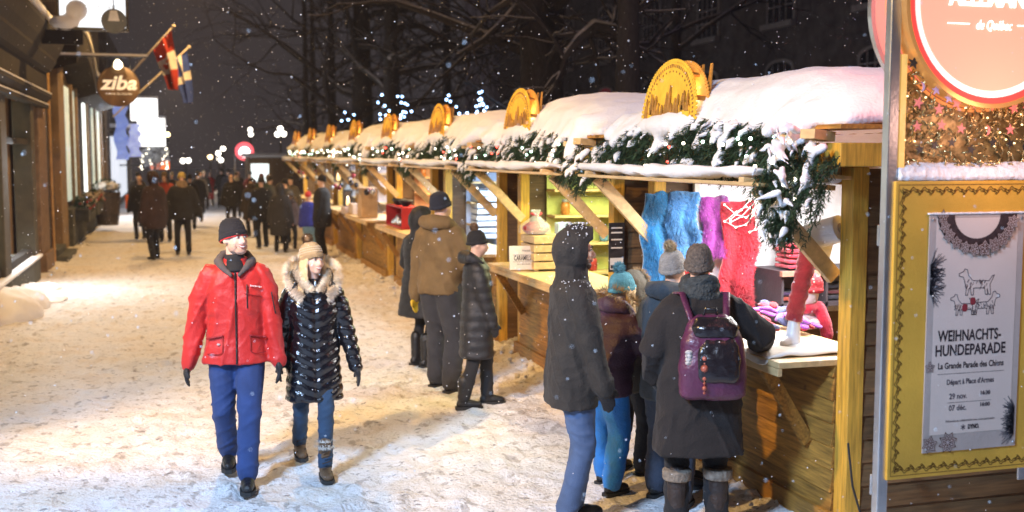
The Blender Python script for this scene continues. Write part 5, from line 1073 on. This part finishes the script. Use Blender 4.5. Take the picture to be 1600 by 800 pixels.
        if hoodfur: g = MB(); fuzz(g, [U(p) for p in ((.06, .14, 1.37), (.125, .095, 1.44), (.155, .01, 1.515), (.125, -.075, 1.575), (0, -.12, 1.60), (-.125, -.075, 1.575), (-.155, .01, 1.515), (-.125, .095, 1.44), (-.06, .14, 1.37))], .052 * s, 9000 if q == 2 else 2200 if q else 500, .045, r, .0022 if q else .008, .15); g.build('fur_trim', hoodfur, ho)
    if scarf:
        g = MB(); 
        for k, (z, rr_) in enumerate(((1.46, .10), (1.505, .092), (1.545, .085))): g.tube([U((rr_ * cos(a), rr_ * sin(a) * .95 + .01, z + .012 * sin(a * 2 + k * 2))) for a in [2 * pi * j / 18 for j in range(19)]], .034 * s, 10, round_=False)
        link('scarf', soft(g, scarf, vd, 1, lambda p, n: .006 * nz(p.x * 25, p.y * 25, p.z * 50)), t)
    if hair:
        g = MB()
        for k in range(5):
            for sx in (1, -1):
                a = k / 4; g.tube([HT(sx * (.062 + .014 * a), .045 - .07 * a, .03), HT(sx * (.078 + .012 * a), .035 - .06 * a, -.05), HT(sx * (.085 + .02 * a), .045 - .04 * a, -.14), U((sx * (.10 + .03 * a), .12 - .03 * a, 1.37 + .03 * a))], [.013 * hs, .016 * hs, .015 * hs, .006 * hs], 7)
        link('hair', soft(g, hair, .009 if q else .02, 1, lambda p, n: .003 * sin(p.x * 600 + p.y * 500)), t)
    o = P(); o.root, o.U, o.HT, o.wr, o.el, o.sh, o.an, o.kn, o.s, o.coat, o.HR, o.HC, o.dirs = t, U, HT, wr, el, sh, an, kn, s, co, HR, HC, dirs
    return o
BLK_F = fabric('black_wool', (.012, .012, .014)); NAVY = fabric('navy_knit', (.015, .018, .03), .9); CHAR = fabric('charcoal_cloth', (.03, .03, .035)); BRN = fabric('dark_brown_parka', (.03, .022, .017))
BLKG = fabric('black_gloves', (.01, .01, .012), .6); BOOTB = fabric('black_boot_leather', (.012, .012, .013), .35); JEANS = fabric('blue_jeans', (.02, .048, .16), .8, bs=200)
GLOSS = mat('glossy_black_nylon', (.006, .006, .009), .16, .1, 9, .25, 60, coat=.6)
REDJ = mat('red_ski_shell', (.50, .017, .014), .55, .08, 4, .2, 50, sheen=.1)

# --- the couple
m = person((.38, 7.68), 176, 1.765, 'smiling man in a bright red ski jacket, black beanie and blue jeans, walking', 2, yaw=34, pitch=-4,
           feet=((.075, -.22), (-.055, .22)), hands=((.315, -.02, .80), (-.265, .08, .82)), bulk=.99, coat=REDJ, hem=.80, flare=.035, legs=JEANS, legr=1.08, boots=BOOTB, boot_h=.14, gloves=BLKG, hat=fabric('black_knit', (.012, .012, .016), .9), cuff=fabric('black_knit', (.012,) * 3),
           smile=True, beard='stub', seed=1, curl=.7, footlift=(.05, 0))
s = m.s; Um = m.U
def onfront(x, z, d=.0):
    """a point lying on the front of the man's jacket, found on its mesh"""
    best = max((v.co for v in m.coat.data.vertices if abs(v.co.x - x) < .02 and abs(v.co.z - z) < .02), key=lambda c: c.y, default=V((x, .15, z))); return V((x, best.y + .003 + d, z))
def strip(pts, w_, mt, nm, th=.004):
    q = MB(); 
    for a, b in zip(pts, pts[1:]): q.beam(a, b, w_ if abs((b - a).z) < .02 else w_, th) if False else q.tube([a, b], w_, 6)
    return q.build(nm, mt, m.coat, smooth=True)
ZIP = mat('black_zip', (.015, .012, .012), .5)
strip([onfront(.0, z) for z in [.82 + .05 * i for i in range(13)]], .0055, ZIP, 'zip')
strip([onfront(-.075, z) for z in (1.19, 1.23, 1.27, 1.31, 1.34)], .004, ZIP, 'chest_zip')
for sx in (1, -1):
    strip([onfront(sx * (.09 + .02 * i), 1.005 - .004 * i) for i in range(6)], .0075, mat('dark_red_seam', (.3, .008, .012), .6), 'pocket_flap')
    strip([onfront(sx * .09, z) for z in (1.0, .95, .9)] + [onfront(sx * (.09 + .025 * i), .885) for i in range(1, 5)], .003, mat('dark_red_seam', (.3, .008, .012), .6), 'pocket_seam')
strip([onfront(sx_, 1.30 - abs(sx_) * .25) for sx_ in (-.17, -.12, -.06)], .003, mat('dark_red_seam', (.3, .008, .012), .6), 'yoke_seam')
q = MB(); q.ell(onfront(.115, .95), (.012, .003, .008), 8, 5); q.build('snap', mat('pale_snap', (.5, .4, .38), .4), m.coat)
q = MB()
for i in range(8): p = onfront(-.10 - .0095 * i, 1.335 - .002 * i, .002); q.box(p, (.0055, .003, .008 if i % 3 else .012))
q.build('chest_print', mat('pale_print', (.7, .6, .58), .5), m.coat)
p0, p1 = m.sh[1].lerp(m.el[1], .45), m.sh[1].lerp(m.el[1], .95)
strip([p0 + V((-.03, .085, 0)), p1 + V((-.03, .076, 0))], .0045, ZIP, 'sleeve_zip')
q = MB(); q.tube([Um((.022, .13, 1.39)), Um((.075, .095, 1.44)), Um((.108, .01, 1.475)), Um((.075, -.065, 1.51)), Um((0, -.09, 1.52)), Um((-.075, -.065, 1.51)), Um((-.108, .01, 1.475)), Um((-.075, .095, 1.44)), Um((-.022, .13, 1.39))], [.012, .024, .034, .036, .036, .036, .034, .024, .012], 10)
link('grey_collar', soft(q, fabric('grey_collar_cloth', (.085, .07, .07)), .011, 2, lambda p, n: .005 * nz(p.x * 20, p.y * 20, p.z * 20)), m.coat)
q = MB(); q.tube([Um((0, .055, 1.385)), Um((0, .02, 1.45)), m.HT(0, -.012, -.105)], [.085, .072, .064], 14, round_=False)
link('neck_gaiter', soft(q, BLK_F, .01, 1), m.root)
q = MB(); q.tube([m.HT(*(Matrix.Rotation(R(14), 3, 'X') @ V((.083 * cos(a), -.012 + .102 * sin(a), -.004)))) for a in [2 * pi * j / 24 for j in range(25)]], .0045, 7, round_=False); q.build('red_hat_trim', mat('red_trim', (.6, .03, .03), .8), [c for c in m.root.children if c.name.startswith('hat')][0], smooth=True)

w_ = person((.90, 7.75), 181, 1.585, 'laughing blond woman in long glossy black quilted coat, fur collar and beige pompom hat', 2, yaw=24, pitch=-2, female=True,
            feet=((.07, -.30), (-.04, .2)), hands=((.255, -.03, .86), (-.31, .07, .81)), bulk=1.0, coat=GLOSS, hem=.56, style='chevron', flare=.03, legs=fabric('dark_jeans', (.02, .05, .1), .8), legr=.86,
            boots=fabric('brown_boot_leather', (.12, .065, .03), .55), boot_h=.24, gloves=BLKG, hat=mat('beige_fair_isle_knit', (.42, .32, .19), .95, .15, 30, .6, 110), cuff=mat('beige_rib_knit', (.34, .25, .14), .95, .15, 30, .6, 120),
            pom=mat('brown_pom_fur', (.2, .13, .07), .8, .4, island=.4), hood='down', hoodfur=mat('pale_raccoon_fur', (.9, .76, .62), .8, .25, 10, 0, island=.35), hair=HAIRB, smile=True, seed=2, footlift=(.04, 0))
hatw = [c for c in w_.root.children if c.name.startswith('hat')][0]; q = MB()
for zz in (.055, .073, .091):
    rr_ = cos(math.asin(min(1, (zz + .005) / .145))) ** .56
    for j in range(34):
        a = 2 * pi * j / 34; q.ell(w_.HT(*(Matrix.Rotation(R(14), 3, 'X') @ V(((.0855 * rr_ + .002) * cos(a), -.012 + (.1035 * rr_ + .002) * sin(a), zz + (.004 if (j % 2 and zz == .078) else 0))))), .0042, 6, 4)
q.build('knit_pattern', mat('cream_yarn', (.7, .62, .48), .9), hatw)
for i, bo in enumerate([c for c in w_.root.children if c.name.startswith('boot')]):
    q = MB(); a = w_.an[i]; fuzz(q, [a + V((.05 * cos(k), .05 * sin(k) + .0, .155)) for k in [2 * pi * j / 12 for j in range(13)]], .02, 600, .025, rnd, .003); q.build('shearling_cuff', mat('cream_shearling', (.6, .56, .5), .9, .2, island=.2), bo)
    q = MB(); [q.tube([a + V((-.03, .052 + .0 + .012 * k, .12 - .034 * k)), a + V((.03, .055 + .012 * k, .105 - .034 * k))], .004, 5) for k in range(5)]; q.build('laces', mat('dark_lace', (.03, .02, .015)), bo)
# --- visitors in the middle distance
tm = person((2.36, 10.13), -48, 1.84, 'tall man in a khaki brown winter jacket and navy beanie with one yellow glove hanging', 1, yaw=-12, feet=((.14, -.05), (-.13, .10)), hands=((.22, .24, 1.02), (-.29, .02, .82)), bulk=1.12, coat=fabric('khaki_jacket', (.17, .105, .04), .8), hem=.86,
            legs=fabric('grey_snow_pants', (.035, .035, .04)), legr=1.32, boots=BOOTB, gloves=mat('yellow_leather_glove', (.6, .38, .02), .5), hat=NAVY, hood='down', seed=3)
tm2 = person((2.50, 9.37), -100, 1.53, 'woman in a black knee length coat and dark knit hat with tan fur pompom', 1, yaw=-4, pitch=8, female=True, feet=((.1, -.12), (-.08, .1)), hands=((.18, .14, .86), (-.24, .06, .84)), bulk=1.12, coat=fabric('black_down_coat', (.012, .012, .015), .5), style='puff', hem=.5, flare=.02,
            legs=BLK_F, boots=BOOTB, boot_h=.26, gloves=BLKG, hat=BLK_F, pom=mat('tan_pom_fur', (.22, .14, .08), .8, .4, island=.4), hood='down', scarf=None, seed=4)
q = MB(); q.tube([tm2.U((.12, .06, 1.40)), tm2.U((.0, .12, 1.38)), tm2.U((-.13, .04, 1.42)), tm2.U((-.12, -.06, 1.46))], [.02, .028, .03, .022], 8); link('patterned_collar', soft(q, mat('patterned_wool_collar', (.5, .4, .3), .9, .5, 40), .012, 1), tm2.coat)
person((2.42, 11.35), -62, 1.64, 'woman in a long black hooded coat and leggings standing beyond the khaki jacket man', 1, female=True, feet=((.09, 0), (-.09, .02)), hands=((.16, .25, 1.0), (-.18, .22, .98)), bulk=1.08, coat=fabric('black_long_coat', (.010, .010, .012), .6), style='puff', hem=.56, flare=.06, legs=BLK_F, legr=.85, boots=BOOTB, boot_h=.3, gloves=BLKG, hood='up', seed=5)
# --- front group at the fur stall
hm = person((2.23, 6.16), -97, 1.76, 'bearded man in a dark olive brown hooded parka and jeans, seen from the side', 2, yaw=-8, pitch=2, feet=((.09, -.05), (-.09, .03)), hands=((.20, .14, .86), (-.22, .05, .80)), bulk=1.10, coat=fabric('olive_brown_parka', (.028, .022, .017), .8), hem=.72, flare=.0,
            legs=fabric('washed_blue_jeans', (.065, .105, .2), .8, bs=200), legr=1.05, boots=BOOTB, boot_h=.16, gloves=BLKG, hood='up', beard='dark', seed=6)
q = MB(); r = random.Random(3)
for i in range(150): a = r.gauss(0, .7); p = hm.HT(.115 * sin(a), r.uniform(-.10, .06), .01 + .153 * cos(a)); q.ell(p, (r.uniform(.0015, .005),) * 3, 7, 5)
for i in range(140): sx = r.choice((1, -1)); q.ell(hm.U((sx * r.uniform(.10, .21), r.uniform(-.1, .08), 1.47 - r.uniform(0, .06))), r.uniform(.0015, .0045), 7, 5)
q.build('snow_dusting', SNOW, [c for c in hm.root.children if c.name.startswith('hood')][0])
kid = person((2.66, 6.72), -66, 1.42, 'child in plum jacket, teal knitted hat and bright blue snow pants', 1, lean=16, yaw=-10, kid=1.12, feet=((.10, -.03), (-.12, .12)), hands=((.24, .44, 1.12), (-.22, .46, 1.1)), bulk=1.25, coat=fabric('plum_jacket', (.06, .025, .05), .5), style='puff', hem=.80, legs=fabric('bright_blue_snow_pants', (.02, .2, .6), .6), legr=1.3, boots=BOOTB, boot_h=.2, gloves=BLKG,
            hat=mat('teal_knit', (.08, .26, .32), .9, .2, 30, .6, 100), pom=mat('teal_pom', (.12, .3, .36), .9, .2, island=.2), hood='down', hoodfur=mat('tan_fur', (.35, .25, .14), .8, .4, island=.4), hair=HAIRB, seed=7)
person((2.98, 6.40), -50, 1.58, 'youngster in pale grey pompom hat and grey snow pants beside the backpack woman', 1, kid=1.05, feet=((.12, -.1), (-.12, .05)), hands=((.2, .34, 1.05), (-.2, .34, 1.05)), bulk=1.15, coat=fabric('slate_jacket', (.06, .07, .08), .8), hem=.72, legs=fabric('slate_snow_pants', (.05, .065, .10), .8), legr=1.3, boots=BOOTB, boot_h=.2, gloves=BLKG,
       hat=mat('pale_grey_knit', (.28, .27, .26), .9, .2, 30, .6, 100), pom=mat('beige_pom', (.5, .4, .25), .9, .3, island=.3), hood='down', seed=8)
person((2.98, 7.05), -60, 1.36, 'small child with an olive coat and fur edged hood up, behind the plum jacket child', 1, kid=1.12, feet=((.1, 0), (-.1, 0)), hands=((.16, .3, 1.0), (-.16, .3, 1.0)), bulk=1.15, coat=fabric('olive_coat', (.09, .08, .06)), hem=.75, legs=CHAR, legr=1.2, boots=BOOTB, gloves=BLKG, hood='up', hoodfur=mat('tan_fur', (.35, .25, .14), .8, .4, island=.4), seed=9)
person((3.22, 6.72), -110, 1.46, 'shopper in a red and white winter hat leaning over the counter of the nearest stall', 1, kid=1.05, lean=8, feet=((.1, 0), (-.1, 0)), hands=((.16, .3, 1.1), (-.16, .3, 1.1)), bulk=1.1, coat=fabric('dark_blue_coat', (.02, .025, .05)), hem=.8, legs=CHAR, boots=BOOTB, gloves=BLKG, hat=mat('red_felt', (.5, .03, .04), .9), cuff=mat('white_fleece', (.75, .72, .7), .9), hair=HAIRD, seed=10)
bw = person((2.84, 5.72), -16, 1.68, 'woman seen from behind in long dark coat and taupe knit hat, wearing the purple backpack', 2, female=True, yaw=-14, lean=3, feet=((.12, .02), (-.12, 0)), hands=((.42, .30, 1.13), (-.24, .22, .95)), bulk=1.24, coat=fabric('black_brown_long_coat', (.017, .013, .012), .9), hem=.53, flare=.03,
            legs=BLK_F, legr=1.1, boots=fabric('dark_brown_boots', (.03, .02, .017), .5), boot_h=.36, gloves=fabric('grey_gloves', (.08, .075, .07), .9), hat=mat('taupe_chunky_knit', (.13, .10, .08), .95, .35, 60, .9, 70), scarf=mat('charcoal_chunky_scarf', (.05, .055, .055), .95, .4, 40, .9, 60), hair=None, seed=11)
for i, bo in enumerate([c for c in bw.root.children if c.name.startswith('boot')]):
    q = MB(); a = bw.an[i]; q.tube([a + V((0, 0, .26)), a + V((0, 0, .32))], [.084, .086], 16, round_=False); link('knit_cuff', soft(q, mat('taupe_rib', (.22, .18, .14), .9, .3, 40, .6, 60), .009, 1), bo)
# purple backpack (held by the woman, a thing of its own)
bp = empty('backpack', (2.84, 5.72, 0), 'dark purple backpack with a dangling beaded charm on the back of the woman', 'backpack', rz=R(-16)); Ub = bw.U; PUR = mat('purple_nylon', (.10, .02, .06), .38, .2, 8, .3, 60, coat=.2); BPU = mat('black_patent', (.015, .012, .015), .22, .2, 8, .25, 50, coat=.4)
q = MB(); q.loft([[Ub(p) for p in ringp(.03, cy, z, a, c, 22, 3)] for z, a, c, cy in ((.88, .16, .06, -.23), (.91, .19, .085, -.24), (1.06, .195, .10, -.25), (1.22, .175, .09, -.24), (1.32, .14, .06, -.22), (1.37, .08, .03, -.205))]); bb2 = link('pack_body', soft(q, PUR, .012, 3, lambda p, n: .007 * nz(p.x * 14, p.y * 14, p.z * 14)), bp)
q = MB(); q.loft([[Ub(p) for p in ringp(.05, cy, z, a, c, 22, 3)] for z, a, c, cy in ((.99, .10, .03, -.325), (1.02, .12, .04, -.33), (1.12, .125, .045, -.325), (1.20, .115, .035, -.31), (1.24, .09, .02, -.30))]); link('front_pocket', soft(q, BPU, .011, 2, lambda p, n: .006 * nz(p.x * 20, p.y * 20, p.z * 20)), bb2)
q = MB(); q.loft([[Ub(p) for p in ringp(.04, cy, z, a, c, 20, 3)] for z, a, c, cy in ((1.24, .13, .075, -.255), (1.30, .14, .085, -.25), (1.355, .10, .06, -.225))]); link('top_flap', soft(q, BPU, .012, 2, lambda p, n: .006 * nz(p.x * 20, p.y * 20, p.z * 20)), bb2)
for sx in (1, -1): q = MB(); q.tube([Ub((.02 + sx * .10, -.19, 1.33)), Ub((.01 + sx * .13, -.10, 1.48)), Ub((sx * .14, .04, 1.47)), Ub((sx * .16, .14, 1.36)), Ub((sx * .19, .13, 1.22))], .02, 8, flat=.5); q.build('shoulder_strap', PUR, bp, smooth=True)
q = MB(); q.tube([Ub((-.02, -.22, 1.35)), Ub((-.01, -.24, 1.40)), Ub((.05, -.24, 1.40)), Ub((.06, -.22, 1.35))], .008, 7); q.build('grab_handle', BPU, bp, smooth=True)
q = MB(); c = [Ub((-.035, -.355, 1.13 - .028 * k)) for k in range(8)]; [q.ell(p, (.008 if k % 2 else .013), 8, 6) for k, p in enumerate(c)]; q.ell(c[2] + V((0, 0, 0)), .022, 10, 8); q.tube(c, .003, 5); q.build('beaded_charm', mat('orange_beads', (.4, .1, .06), .3, .6, 40), bp, smooth=True)
q = MB(); [q.ell(Ub((-.115, -.315, 1.10 + .02 * k)), (.022, .018, .014), 10, 6) for k in range(4)]; q.build('striped_toy', mat('white_grey_fur', (.5, .48, .46), .9, .6, 60), bp, smooth=True)
# --- walkers farther down the street
FAR = [
 ((-.40, 24.5), 40, 1.83, 'person in a dark brown hooded coat standing left of the yellow hat', dict(coat=fabric('dark_maroon_coat', (.035, .018, .016)), hem=.62, legs=BLK_F, boots=BOOTB, hood='up', gloves=BLKG, bulk=1.25, feet=((.1, .08), (-.1, -.05)))),
 ((.17, 25.6), 176, 1.80, 'person in a pale yellow knitted hat and black jacket with beige sleeves', dict(coat=fabric('black_vest_coat', (.02, .02, .02)), hem=.74, legs=BLK_F, boots=BOOTB, hat=mat('yellow_knit', (.55, .42, .14), .9), pom=None, gloves=BLKG, bulk=1.3, scarf=fabric('beige_scarf', (.3, .22, .14)), feet=((.12, 0), (-.12, .06)), hands=((.34, .05, .86), (-.36, .05, .84)))),
 ((-1.03, 35.5), 10, 1.66, 'distant person in a dark coat carrying the orange bag', dict(coat=CHAR, hem=.7, legs=BLK_F, boots=BOOTB, hat=NAVY, bulk=1.15)),
 ((-.22, 29.5), 170, 1.76, 'person in a tan coat over red partly behind the maroon coat', dict(coat=fabric('tan_red_coat', (.35, .05, .03)), hem=.7, legs=BLK_F, boots=BOOTB, hair=HAIRD, hat=fabric('brown_hat', (.1, .07, .04)), bulk=1.1)),
 ((1.98, 30.5), 150, 1.58, 'long haired person in a dark brown coat, leftmost of the crowd by the far stalls', dict(coat=BRN, hem=.5, flare=.05, legs=BLK_F, boots=BOOTB, hair=mat('brown_hair', (.1, .05, .025)), hat=BLK_F, scarf=BRN, bulk=1.2)),
 ((1.96, 26.8), 20, 1.68, 'person in a black coat and flat dark hat with legs apart, back to the viewer', dict(coat=BLK_F, hem=.7, legs=BLK_F, boots=BOOTB, hat=CHAR, bulk=1.25, feet=((.15, .1), (-.12, -.1)))),
 ((2.26, 25.4), -20, 1.54, 'short person in a long dark coat and black hood in the crowd', dict(coat=CHAR, hem=.45, flare=.04, legs=BLK_F, boots=BOOTB, hood='up', bulk=1.2)),
 ((3.02, 24.0), 60, 1.76, 'tall dark figure standing nearest the sixth stall counter', dict(coat=BLK_F, hem=.65, legs=BLK_F, boots=BOOTB, hat=BLK_F, bulk=1.25, gloves=BLKG)),
 ((2.56, 26.2), -30, 1.33, 'child in a grey mauve jacket with beige hood, back to the viewer', dict(coat=fabric('mauve_grey_jacket', (.12, .09, .1)), hem=.74, legs=CHAR, boots=BOOTB, hat=fabric('grey_knit_cap', (.12, .12, .13)), hood='down', hoodfur=mat('tan_fur', (.35,) * 3), kid=1.1, bulk=1.2)),
 ((2.84, 25.0), -40, 1.36, 'child in a vivid blue jacket, pink red hat and pale blue trousers', dict(coat=fabric('vivid_blue_jacket', (.03, .05, .45)), hem=.78, legs=fabric('pale_blue_pants', (.2, .4, .65)), legr=1.3, boots=BOOTB, hat=mat('pink_red_knit', (.6, .06, .06), .9), kid=1.12, bulk=1.25)),
 ((1.46, 48.5), 10, 1.47, 'distant walker in a long red coat', dict(coat=fabric('long_red_coat', (.4, .02, .03)), hem=.4, legs=BLK_F, boots=BOOTB, hair=HAIRD)),
 ((1.90, 48.0), 5, 1.62, 'distant dark coated walker just right of the red coat', dict(coat=BLK_F, hem=.6, legs=BLK_F, boots=BOOTB, hat=BLK_F, feet=((.14, .1), (-.14, -.1)))),
 ((.74, 37.5), 8, 1.64, 'dark coated walker left of the red coat, back to the viewer', dict(coat=fabric('blue_black_coat', (.015, .018, .03)), hem=.66, legs=BLK_F, boots=BOOTB, hat=CHAR, feet=((.12, .14), (-.12, -.12)))),
 ((2.38, 44.5), 170, 1.54, 'distant stout figure in black between the walkers and the crowd', dict(coat=BLK_F, hem=.55, legs=BLK_F, boots=BOOTB, hair=HAIRD, bulk=1.2)),
 ((2.92, 29.6), 150, 1.64, 'person with face toward the street beside the dark trinket stall', dict(coat=fabric('brown_green_coat', (.07, .055, .035)), hem=.6, legs=BLK_F, boots=BOOTB, hat=BLK_F, bulk=1.15)),
 ((1.15, 46.0), 190, 1.55, 'far figure in grey behind the dark walker', dict(coat=CHAR, hem=.6, legs=BLK_F, boots=BOOTB, hat=fabric('cream_cap', (.4, .35, .25)))),
 ((2.12, 47.0), -6, 1.6, 'far figure in a navy coat near the red disc sign', dict(coat=NAVY, hem=.62, legs=BLK_F, boots=BOOTB, hat=BLK_F)),
 ((.45, 34.0), 4, 1.62, 'walker in black seen just past the yellow hat', dict(coat=BLK_F, hem=.65, legs=BLK_F, boots=BOOTB, hat=CHAR)),
 ((2.62, 28.0), 30, 1.6, 'stocky person in a charcoal coat deep inside the crowd', dict(coat=CHAR, hem=.6, legs=BLK_F, boots=BOOTB, hat=BLK_F, bulk=1.2)),
 ((2.35, 32.0), 165, 1.66, 'person in a dark green coat facing the viewer in the crowd', dict(coat=fabric('dark_green_coat', (.02, .035, .025)), hem=.6, legs=BLK_F, boots=BOOTB, hat=fabric('wine_cap', (.1, .015, .03)), bulk=1.15, scarf=CHAR)),
 ((1.62, 34.0), 12, 1.62, 'person in a black puffer with hands at the sides behind the long haired one', dict(coat=BLK_F, hem=.7, legs=CHAR, boots=BOOTB, hair=HAIRD, bulk=1.25)),
 ((2.70, 33.5), -60, 1.55, 'person in a grey coat looking into the far stalls', dict(coat=fabric('mid_grey_coat', (.08, .08, .085)), hem=.6, legs=BLK_F, boots=BOOTB, hat=CHAR)),
 ((2.95, 37.0), -70, 1.55, 'person in a beige hood beside the seventh stall', dict(coat=fabric('beige_far_coat', (.25, .19, .12)), hem=.6, legs=BLK_F, boots=BOOTB, hood='up')),
 ((2.05, 39.5), 175, 1.58, 'walker with a cream scarf coming toward the viewer in the crowd', dict(coat=BRN, hem=.55, legs=BLK_F, boots=BOOTB, hat=BLK_F, scarf=fabric('cream_scarf', (.45, .4, .3)))),
 ((2.62, 41.0), 3, 1.6, 'walker in a wine coloured coat going away near the last stall', dict(coat=fabric('wine_coat', (.1, .015, .025)), hem=.6, legs=BLK_F, boots=BOOTB, hat=CHAR)),
 ((-.05, 39.0), 172, 1.6, 'walker in a brown coat approaching left of the yellow hat', dict(coat=BRN, hem=.62, legs=BLK_F, boots=BOOTB, hat=fabric('grey_far_hat', (.2, .2, .2)), feet=((.1, .1), (-.1, -.12)))),
 ((-.85, 30.5), 20, 1.66, 'person in a black jacket close to the lit shop windows', dict(coat=BLK_F, hem=.76, legs=CHAR, boots=BOOTB, hair=HAIRD, bulk=1.15)),
 ((.95, 43.0), 176, 1.55, 'walker in a grey parka approaching in the middle of the street', dict(coat=fabric('far_grey_parka', (.1, .1, .11)), hem=.7, legs=BLK_F, boots=BOOTB, hood='up', feet=((.1, .12), (-.1, -.12)))),
 ((1.05, 52.0), 8, 1.5, 'tiny figure in dark clothes beyond the red coat', dict(coat=CHAR, hem=.6, legs=BLK_F, boots=BOOTB, hat=BLK_F)),
 ((2.45, 53.0), 170, 1.5, 'tiny figure in a pale jacket near the red disc', dict(coat=fabric('pale_far_jacket', (.35, .3, .28)), hem=.7, legs=BLK_F, boots=BOOTB, hat=BLK_F)),
]
for i, (loc, rz, H, lab, kw) in enumerate(FAR): person(loc, rz, H, lab, 0, seed=20 + i, female=i % 2 == 0, **kw)
t = empty('shopping_bag', (-1.22, 35.4, .62), 'bright orange shopping bag held by the distant person on the left', 'bag'); q = MB(); q.box((0, 0, .16), (.34, .14, .42)); q.build('bag_body', mat('orange_bag', (.75, .15, .03), .6), t, bevel=.01); q = MB(); q.tube([(-.08, 0, .36), (-.05, 0, .5), (.05, 0, .5), (.08, 0, .36)], .01, 6); q.build('handle', BLACKM, t)
# ================================================================== falling snow
q = MB(); r = random.Random(99)
oct_f = [(0, 2, 4), (2, 1, 4), (1, 3, 4), (3, 0, 4), (2, 0, 5), (1, 2, 5), (3, 1, 5), (0, 3, 5)]
for i in range(15000):
    y = 2.6 + 38 * r.random() ** 1.4; w2 = y * .62 + 1; x = r.uniform(-4.5, 12) if y > 12 else r.uniform(-2.5, 7.5); z = r.uniform(.05, 8.5 if y > 10 else 4.5)
    a = r.uniform(.0016, .0040) * (1 + .02 * y); 
    q.add([(x + a, y, z), (x - a, y, z), (x, y + a, z), (x, y - a, z), (x, y, z + a), (x, y, z - a)], oct_f)
o = q.build('falling_snow', mat('snowflake', (.9, .9, .92), .8, 0, bump=0), smooth=True); tag(o, 'snowflakes falling through the whole street', 'snow', kind='stuff')
